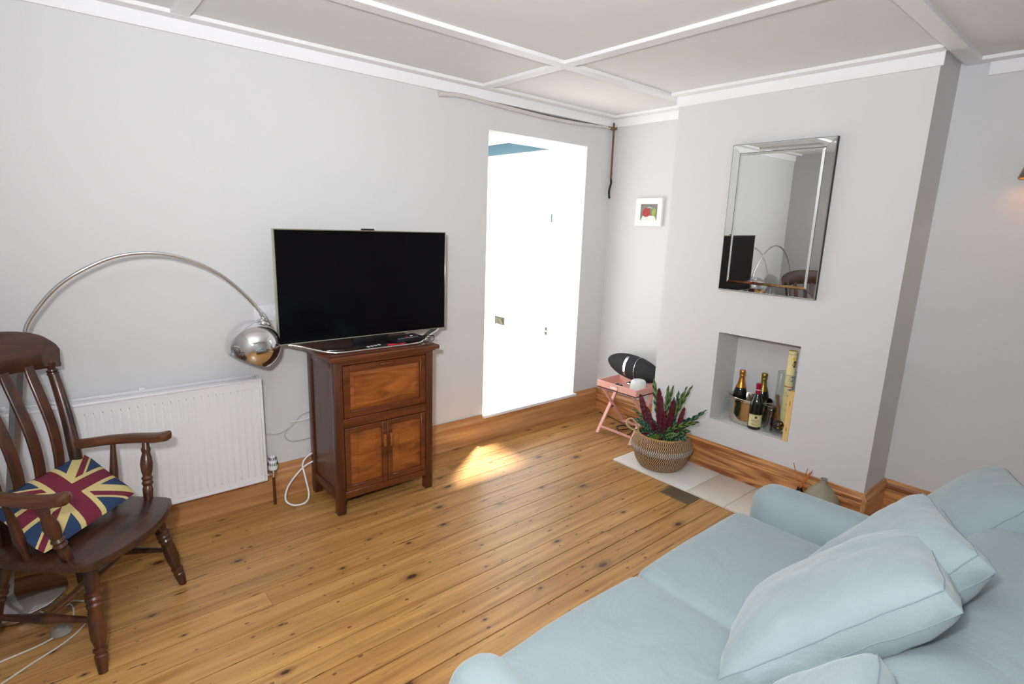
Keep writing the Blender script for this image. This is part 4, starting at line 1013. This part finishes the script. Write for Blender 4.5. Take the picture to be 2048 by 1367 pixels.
        for r1, r2 in zip(rows, rows[1:]):
            for j in range(6):
                f = bm.faces.new((r1[j][0], r1[j + 1][0], r2[j + 1][0], r2[j][0]))
                for l, (v_, uu, ss) in zip(f.loops, (r1[j], r1[j + 1], r2[j + 1], r2[j])): l[lay].uv = (uu, ss)
        o = link('leaf', bm, m, p)
        md = o.modifiers.new('thickness', 'SOLIDIFY'); md.thickness = .0008
        return o
    # tips relative to the basket base: (dx, dy, dz)
    T = [((.02, .125, .59), .021, MG, .14), ((-.05, .175, .475), .024, MM, .18), ((.03, -.03, .575), .014, MG, .02), ((.04, -.165, .61), .013, MG, .02), ((.05, -.120, .585), .013, MG, .02),
         ((.0, -.305, .485), .017, MD, .12), ((-.06, -.300, .415), .020, MG, .20), ((.0, .270, .335), .016, MG, .22), ((-.06, .205, .285), .022, MD, .25),
         ((-.04, -.085, .505), .026, MM, .04), ((.01, .065, .535), .024, MM, .10), ((-.02, .030, .500), .028, MM, .06), ((.03, .010, .565), .018, MG, .04), ((.05, -.060, .545), .016, MD, .02),
         ((-.05, .120, .40), .027, MM, .15), ((-.09, .165, .225), .028, MD, .20), ((-.11, .09, .29), .024, MD, .25), ((-.03, -.165, .47), .019, MM, .08), ((.0, -.20, .40), .020, MD, .15),
         ((-.10, -.18, .30), .018, MG, .28), ((.08, .10, .45), .022, MG, .12), ((-.11, .02, .33), .024, MM, .25), ((-.07, -.04, .42), .025, MM, .1), ((.07, -.02, .48), .022, MD, .05),
         ((-.13, .07, .235), .020, MM, .3), ((.02, .215, .42), .018, MD, .2), ((-.12, -.08, .26), .024, MD, .3), ((-.10, .15, .32), .018, MD, .28), ((.05, -.22, .36), .018, MD, .2)]
    T += [((-.03, -.20, .25), .028, MD, .4), ((.05, -.17, .24), .028, MG, .4), ((-.08, -.16, .22), .028, MD, .45), ((-.12, -.10, .23), .026, MG, .4), ((.09, -.15, .27), .026, MD, .3), ((.10, -.05, .30), .026, MG, .3), ((-.02, -.15, .28), .028, MD, .3), ((-.09, -.13, .25), .026, MD, .35), ((.03, -.19, .30), .022, MG, .3), ((-.12, .0, .24), .026, MD, .4), ((.02, .13, .30), .026, MD, .3), ((-.06, .13, .26), .026, MG, .35), ((-.14, .04, .21), .026, MD, .4), ((-.13, -.06, .22), .024, MM, .4), ((.0, -.135, .36), .020, MM, .1), ((.06, .05, .38), .024, MD, .1)]
    for tip, w_, m_, bd in T: leaf(tip, w_ * (.80 if m_ is MM else .84), m_, bend=bd, base=((tip[0] * .3, tip[1] * .55, .19) if m_ is MM else None))
    for tip in ((-.13, -.12, .20), (-.15, .0, .21)): leaf(tip, .030, mat('pale_green_leaf', (104, 124, 52), .5), bend=.5, wav=.004)
basket_plant()

# ------------------------------------------------------------------ reed diffuser and vase
t = thing('reed_diffuser', 'small black bottle with orange reed sticks by the skirting', 'diffuser', (-.415, -1.958, .0145))
bm = bmesh.new(); lathe(bm, [(.001, 0), (.019, 0), (.020, .004), (.020, .105), (.016, .112), (.014, .118), (.014, .124), (.001, .124)], 24); part('bottle', bm, M_black, t)
M_reed = mat('orange_reed', (204, 112, 48), .7)
for dx, dy, dz in ((.0, .055, .262), (-.01, -.030, .258), (.015, -.048, .250), (-.02, -.060, .252), (.0, -.04, .235)):
    bm = bmesh.new(); tube(bm, [(0, 0, .115), (dx, dy, dz)], .0019, 6); part('reed', bm, M_reed, t)
t = thing('ceramic_vase', 'round taupe ceramic vase with a tiny neck behind the sofa arm', 'vase', (-.475, -2.098, .0145))
bm = bmesh.new(); lathe(bm, [(.001, 0), (.060, 0), (.080, .018), (.094, .055), (.099, .090), (.092, .130), (.072, .170), (.044, .202), (.022, .222), (.0155, .234), (.0165, .250), (.018, .254), (.014, .254), (.012, .235), (.001, .22)], 44); part('body', bm, mat('taupe_glaze', (142, 134, 116), .5, var=.04), t)

# ------------------------------------------------------------------ things in the niche
Z0 = NZ0 + .0006
M_hstl = mat('polished_steel', (214, 208, 192), .14, 1.0, bump=.35, bscale=24)
t = thing('ice_bucket', 'hammered silver oval ice bucket holding champagne in the niche', 'ice bucket', (-.205, -1.500, Z0))
bm = bmesh.new(); pr = [(.001, 0), (.104, 0), (.114, .005), (.119, .02), (.124, .08), (.129, .14), (.133, .172), (.137, .176), (.134, .179), (.129, .172), (.120, .08), (.11, .012), (.001, .010)]
lathe(bm, pr, 56, sx=.78, sy=1.08); part('body', bm, M_hstl, t)
for s in (1, -1):
    bm = bmesh.new(); tube(bm, [(-.02, s * .134, .132), (-.018, s * .158, .134), (.0, s * .163, .134), (.018, s * .158, .134), (.02, s * .134, .132)], .0045, 8, smooth_n=4); part('handle', bm, M_chrome, t)
M_bot = mat('dark_green_glass', (18, 22, 16), .08, coat=.5)
M_gold = mat('orange_gold_foil', (206, 140, 66), .28, .85, bump=.25, bscale=90); M_gold2 = mat('green_gold_foil', (150, 128, 62), .3, .85, bump=.25, bscale=90)
def champagne(loc, foil, label, tilt=(0, 0)):
    t = thing('champagne_bottle', label, 'bottle', loc); t.rotation_euler = (tilt[0], tilt[1], .4)
    bm = bmesh.new(); lathe(bm, [(.001, 0), (.040, 0), (.044, .006), (.0445, .15), (.041, .185), (.030, .225), (.021, .245)], 32); part('glass', bm, M_bot, t)
    bm = bmesh.new(); lathe(bm, [(.0335, .218), (.0235, .243), (.019, .262), (.0165, .285), (.0165, .294), (.0195, .297), (.0195, .302), (.0175, .305), (.0195, .318), (.0195, .330), (.016, .335), (.001, .336)], 28); part('foil', bm, foil, t)
    bm = bmesh.new(); lathe(bm, [(.0452, .06), (.0452, .14)], 32, cap=False); part('label', bm, mat('bottle_label', (196, 160, 90), .5), t)
    return t
champagne((-.205, -1.425, Z0 + .0125), M_gold, 'champagne bottle with orange gold foil, leaning in the bucket', (0, 0))
champagne((-.165, -1.555, Z0 + .0125), M_gold2, 'champagne bottle with green gold foil, behind the wine bottle', (0, 0))
t = thing('wine_bottle', 'dark red wine bottle with red capsule and cream label before the bucket', 'bottle', (-.278, -1.578, Z0), math.radians(213)); t.scale = (1.06, 1.06, 1.03)
bm = bmesh.new(); lathe(bm, [(.001, 0), (.034, 0), (.038, .005), (.0385, .155), (.036, .175), (.022, .212), (.015, .228), (.0145, .25)], 32); part('glass', bm, M_bot, t)
bm = bmesh.new(); lathe(bm, [(.0152, .226), (.0152, .275), (.0165, .277), (.0165, .290), (.014, .293), (.001, .294)], 24); part('capsule', bm, mat('crimson_capsule', (148, 22, 46), .35), t)
bm = bmesh.new(); lathe(bm, [(.0156, .252), (.0156, .256)], 24, cap=False); part('capsule_ring', bm, M_wbtn, t)
def wrap(bm, r, z0, z1, half, n=14, r2=None):
    r2 = r2 or r; a = [bm.verts.new((r * math.cos(-half + 2 * half * k / n), r * math.sin(-half + 2 * half * k / n), z0)) for k in range(n + 1)]
    b = [bm.verts.new((r2 * math.cos(-half + 2 * half * k / n), r2 * math.sin(-half + 2 * half * k / n), z1)) for k in range(n + 1)]
    for k in range(n): bm.faces.new((a[k], a[k + 1], b[k + 1], b[k]))
M_crm = mat('cream_label', (222, 212, 160), .6, var=.03)
M_ink = mat('label_ink', (70, 62, 44), .6)
bm = bmesh.new(); wrap(bm, .0390, .020, .100, 1.15); lb = part('label', bm, M_crm, t)
bm = bmesh.new()
for zz in (.023, .097): wrap(bm, .0392, zz - .001, zz + .001, 1.10)
for zz, h in ((.066, .55), (.058, .7), (.050, .4), (.040, .75), (.033, .5)): wrap(bm, .0392, zz - .0012, zz + .0012, h)
wrap(bm, .0392, .076, .090, .18)
link('print', bm, M_ink, lb)
bm = bmesh.new(); wrap(bm, .0372, .150, .172, .62, r2=.0355); wrap(bm, .0357, .172, .180, .50, r2=.0325); nl = part('neck_label', bm, M_crm, t)
bm = bmesh.new(); wrap(bm, .0376, .158, .168, .16, r2=.0362); link('print', bm, M_ink, nl)
def glassmat(nm, rgb=(236, 240, 240), alpha=.0):
    m = bpy.data.materials.new(nm); m.use_nodes = True; nt = m.node_tree; out = nt.nodes['Material Output']; nt.nodes.remove(nt.nodes['Principled BSDF'])
    tr = N(nt, 'ShaderNodeBsdfTransparent'); tr.inputs[0].default_value = s2l(rgb); gl = N(nt, 'ShaderNodeBsdfGlossy'); gl.inputs['Roughness'].default_value = .03
    lw = N(nt, 'ShaderNodeLayerWeight'); lw.inputs[0].default_value = .25; mx = N(nt, 'ShaderNodeMixShader')
    f = mth(nt, 'ADD', mth(nt, 'MULTIPLY', mth(nt, 'POWER', lw.outputs['Facing'], 3.0), .6), .03, True)
    nt.links.new(f, mx.inputs[0]); nt.links.new(tr.outputs[0], mx.inputs[1]); nt.links.new(gl.outputs[0], mx.inputs[2]); nt.links.new(mx.outputs[0], out.inputs[0]); return m
M_glass = glassmat('clear_glass', (250, 252, 252))
t = thing('drinking_glass', 'slim clear tumbler standing beside the wine bottle', 'glass', (-.262, -1.660, Z0))
bm = bmesh.new(); lathe(bm, [(.001, 0), (.026, 0), (.028, .004), (.031, .175), (.0295, .175), (.0265, .014), (.001, .012)], 28); part('bowl', bm, M_glass, t)
bm = bmesh.new(); tube(bm, [(.0302 * math.cos(a), .0302 * math.sin(a), .175) for a in [2 * PI * k / 28 for k in range(28)]], .0012, 6, closed=True); part('rim', bm, mat('glass_edge', (150, 156, 156), .1), t)
t = thing('orange_ornament', 'small orange glass figure bottle behind the tumbler', 'ornament', (-.118, -1.632, Z0))
M_or = mat('orange_glass', (222, 132, 70), .25, trans=.2); 
bm = bmesh.new(); lathe(bm, [(.001, 0), (.020, 0), (.023, .02), (.021, .05), (.014, .062)], 22); part('body', bm, M_or, t)
bm = bmesh.new(); lathe(bm, [(.0236, .018), (.0232, .042)], 22, cap=False); part('band', bm, mat('lilac_band', (150, 150, 200), .4), t)
bm = bmesh.new(); sph(bm, (0, 0, .078), .019, 18, mi=0); part('head', bm, M_or, t)
bm = bmesh.new(); lathe(bm, [(.008, .094), (.009, .11), (.022, .122), (.024, .130), (.020, .134), (.001, .132)], 20); part('stopper', bm, M_or, t)
# tall glass vase with a maraca and a decorated tube inside
vc = (-.232, -1.738)
t = thing('glass_vase', 'tall clear glass vase at the right of the niche', 'vase', (*vc, Z0))
bm = bmesh.new(); lathe(bm, [(.001, 0), (.066, 0), (.070, .006), (.0715, .02), (.0665, .40), (.0645, .40), (.067, .024), (.05, .018), (.001, .016)], 44); part('body', bm, M_glass, t)
bm = bmesh.new(); tube(bm, [(.0655 * math.cos(a), .0655 * math.sin(a), .40) for a in [2 * PI * k / 40 for k in range(40)]], .0016, 6, closed=True); part('rim', bm, bpy.data.materials['glass_edge'], t)
t = thing('maraca', 'dark brown maraca with yellow dots standing inside the glass vase', 'maraca', (vc[0] - .029, vc[1] + .014, Z0 + .0185))
M_mar = mat('dark_gourd', (46, 32, 28), .3, coat=.4)
bm = bmesh.new(); sph(bm, (0, 0, .040), .031, 28, sz=1.15); part('gourd', bm, M_mar, t)
bm = bmesh.new(); turned(bm, (0.0, .006, .078), (0.004, .034, .235), [(0, .010), (.15, .008), (.8, .008), (.95, .010), (1, .007)], 12); part('handle', bm, mat('brown_handle', (120, 84, 56), .5), t)
bm = bmesh.new()
for a, z in ((3.5, .035), (4.3, .040), (3.9, .065), (4.9, .03)): sph(bm, (.0345 * math.cos(a), .0345 * math.sin(a), z), .0045, 10)
part('dots', bm, mat('yellow_dot', (222, 184, 70), .5), t)
t = thing('gift_tube', 'tall cream cardboard tube with painted circles standing in the glass vase', 'tube', (vc[0] + .022, vc[1] + .008, Z0 + .0175)); t.rotation_euler = (0, 0, math.radians(213))
bm = bmesh.new(); lathe(bm, [(.001, 0), (.0255, 0), (.0255, .52), (.001, .52)], 32); tb = part('body', bm, mat('cream_card', (232, 218, 160), .6, var=.03), t)
def patch(bm, r, ca, cz, ra, rz, n=20):
    c = bm.verts.new((r * math.cos(ca), r * math.sin(ca), cz)); ring = [bm.verts.new((r * math.cos(ca + ra / r * math.cos(a)), r * math.sin(ca + ra / r * math.cos(a)), cz + rz * math.sin(a))) for a in [2 * PI * k / n for k in range(n)]]
    for k in range(n): bm.faces.new((c, ring[k], ring[(k + 1) % n]))
for r, ca, cz, ra, rz, m_, nm in ((.0258, .3, .455, .016, .030, (234, 190, 60), 'yellow_figure'), (.0260, .55, .440, .012, .022, (84, 72, 96), 'purple_blob'), (.0258, .5, .345, .017, .018, (122, 122, 140), 'grey_disc'), (.0258, .2, .255, .020, .026, (120, 118, 150), 'blue_disc'), (.0258, .2, .16, .018, .030, (228, 178, 120), 'orange_disc')):
    bm = bmesh.new(); patch(bm, r, ca, cz, ra, rz); part(nm, bm, mat(nm, m_, .6), t)
bm = bmesh.new(); wrap(bm, .0259, .292, .297, 1.5); part('red_line', bm, mat('red_line', (176, 40, 44), .6), t)
bm = bmesh.new(); lathe(bm, [(.0260, .500), (.0260, .502)], 32, cap=False); part('lid_line', bm, M_ink, t)
t = thing('wooden_box', 'narrow pale wooden box standing at the niche edge', 'box', (-.320, -1.8035, Z0))
bm = bmesh.new(); box(bm, -.019, .019, -.0165, .0165, 0, .315, .0015, 1); part('body', bm, wood('pale_box_wood', (206, 162, 92), (236, 202, 136), 'Z', .55, grain=20, stretch=.06), t)
bm = bmesh.new()
for z in (.075, .24): box(bm, -.0195, -.0185, -.002, .001, z - .012, z + .012)
part('staple', bm, M_black, t)

# ------------------------------------------------------------------ wall lamp at the right edge
t = thing('wall_lamp', 'brass wall lamp with a cone shade glowing amber inside', 'wall lamp', (0, -2.668, 0))
M_brs = mat('bronze_shade', (150, 132, 110), .35, .75)
bm = bmesh.new(); M_ = Matrix.Translation((-.115, 0, 0))
lathe(bm, [(.0725, 1.898), (.0735, 1.902), (.050, 1.985), (.030, 2.02), (.012, 2.03), (.012, 2.028), (.028, 2.017), (.048, 1.983), (.0715, 1.900)], 40, M_, cap=False); part('shade', bm, M_brs, t)
bm = bmesh.new(); tube(bm, [(-.115, 0, 2.02), (-.115, 0, 2.06), (-.09, 0, 2.085), (-.05, 0, 2.08), (-.02, 0, 2.05), (0, 0, 2.04)], .006, 10, smooth_n=5); part('arm', bm, M_brs, t)
bm = bmesh.new(); lathe(bm, [(.040, 0), (.038, .012), (.012, .018)], 28, Matrix.Translation((0, 0, 2.04)) @ Matrix.Rotation(-PI / 2, 4, 'Y')); part('wall_plate', bm, M_brs, t)
bm = bmesh.new(); lathe(bm, [(.0705, 1.9005), (.047, 1.982), (.027, 2.015)], 40, M_, cap=False); part('shade_lining', bm, mat('amber_lining', (236, 190, 110), .6), t)
bm = bmesh.new(); sph(bm, (-.115, 0, 1.945), .026, 20); part('bulb', bm, mat('amber_bulb', (255, 170, 60), .5, emis=((255, 176, 70), 14.0)), t)
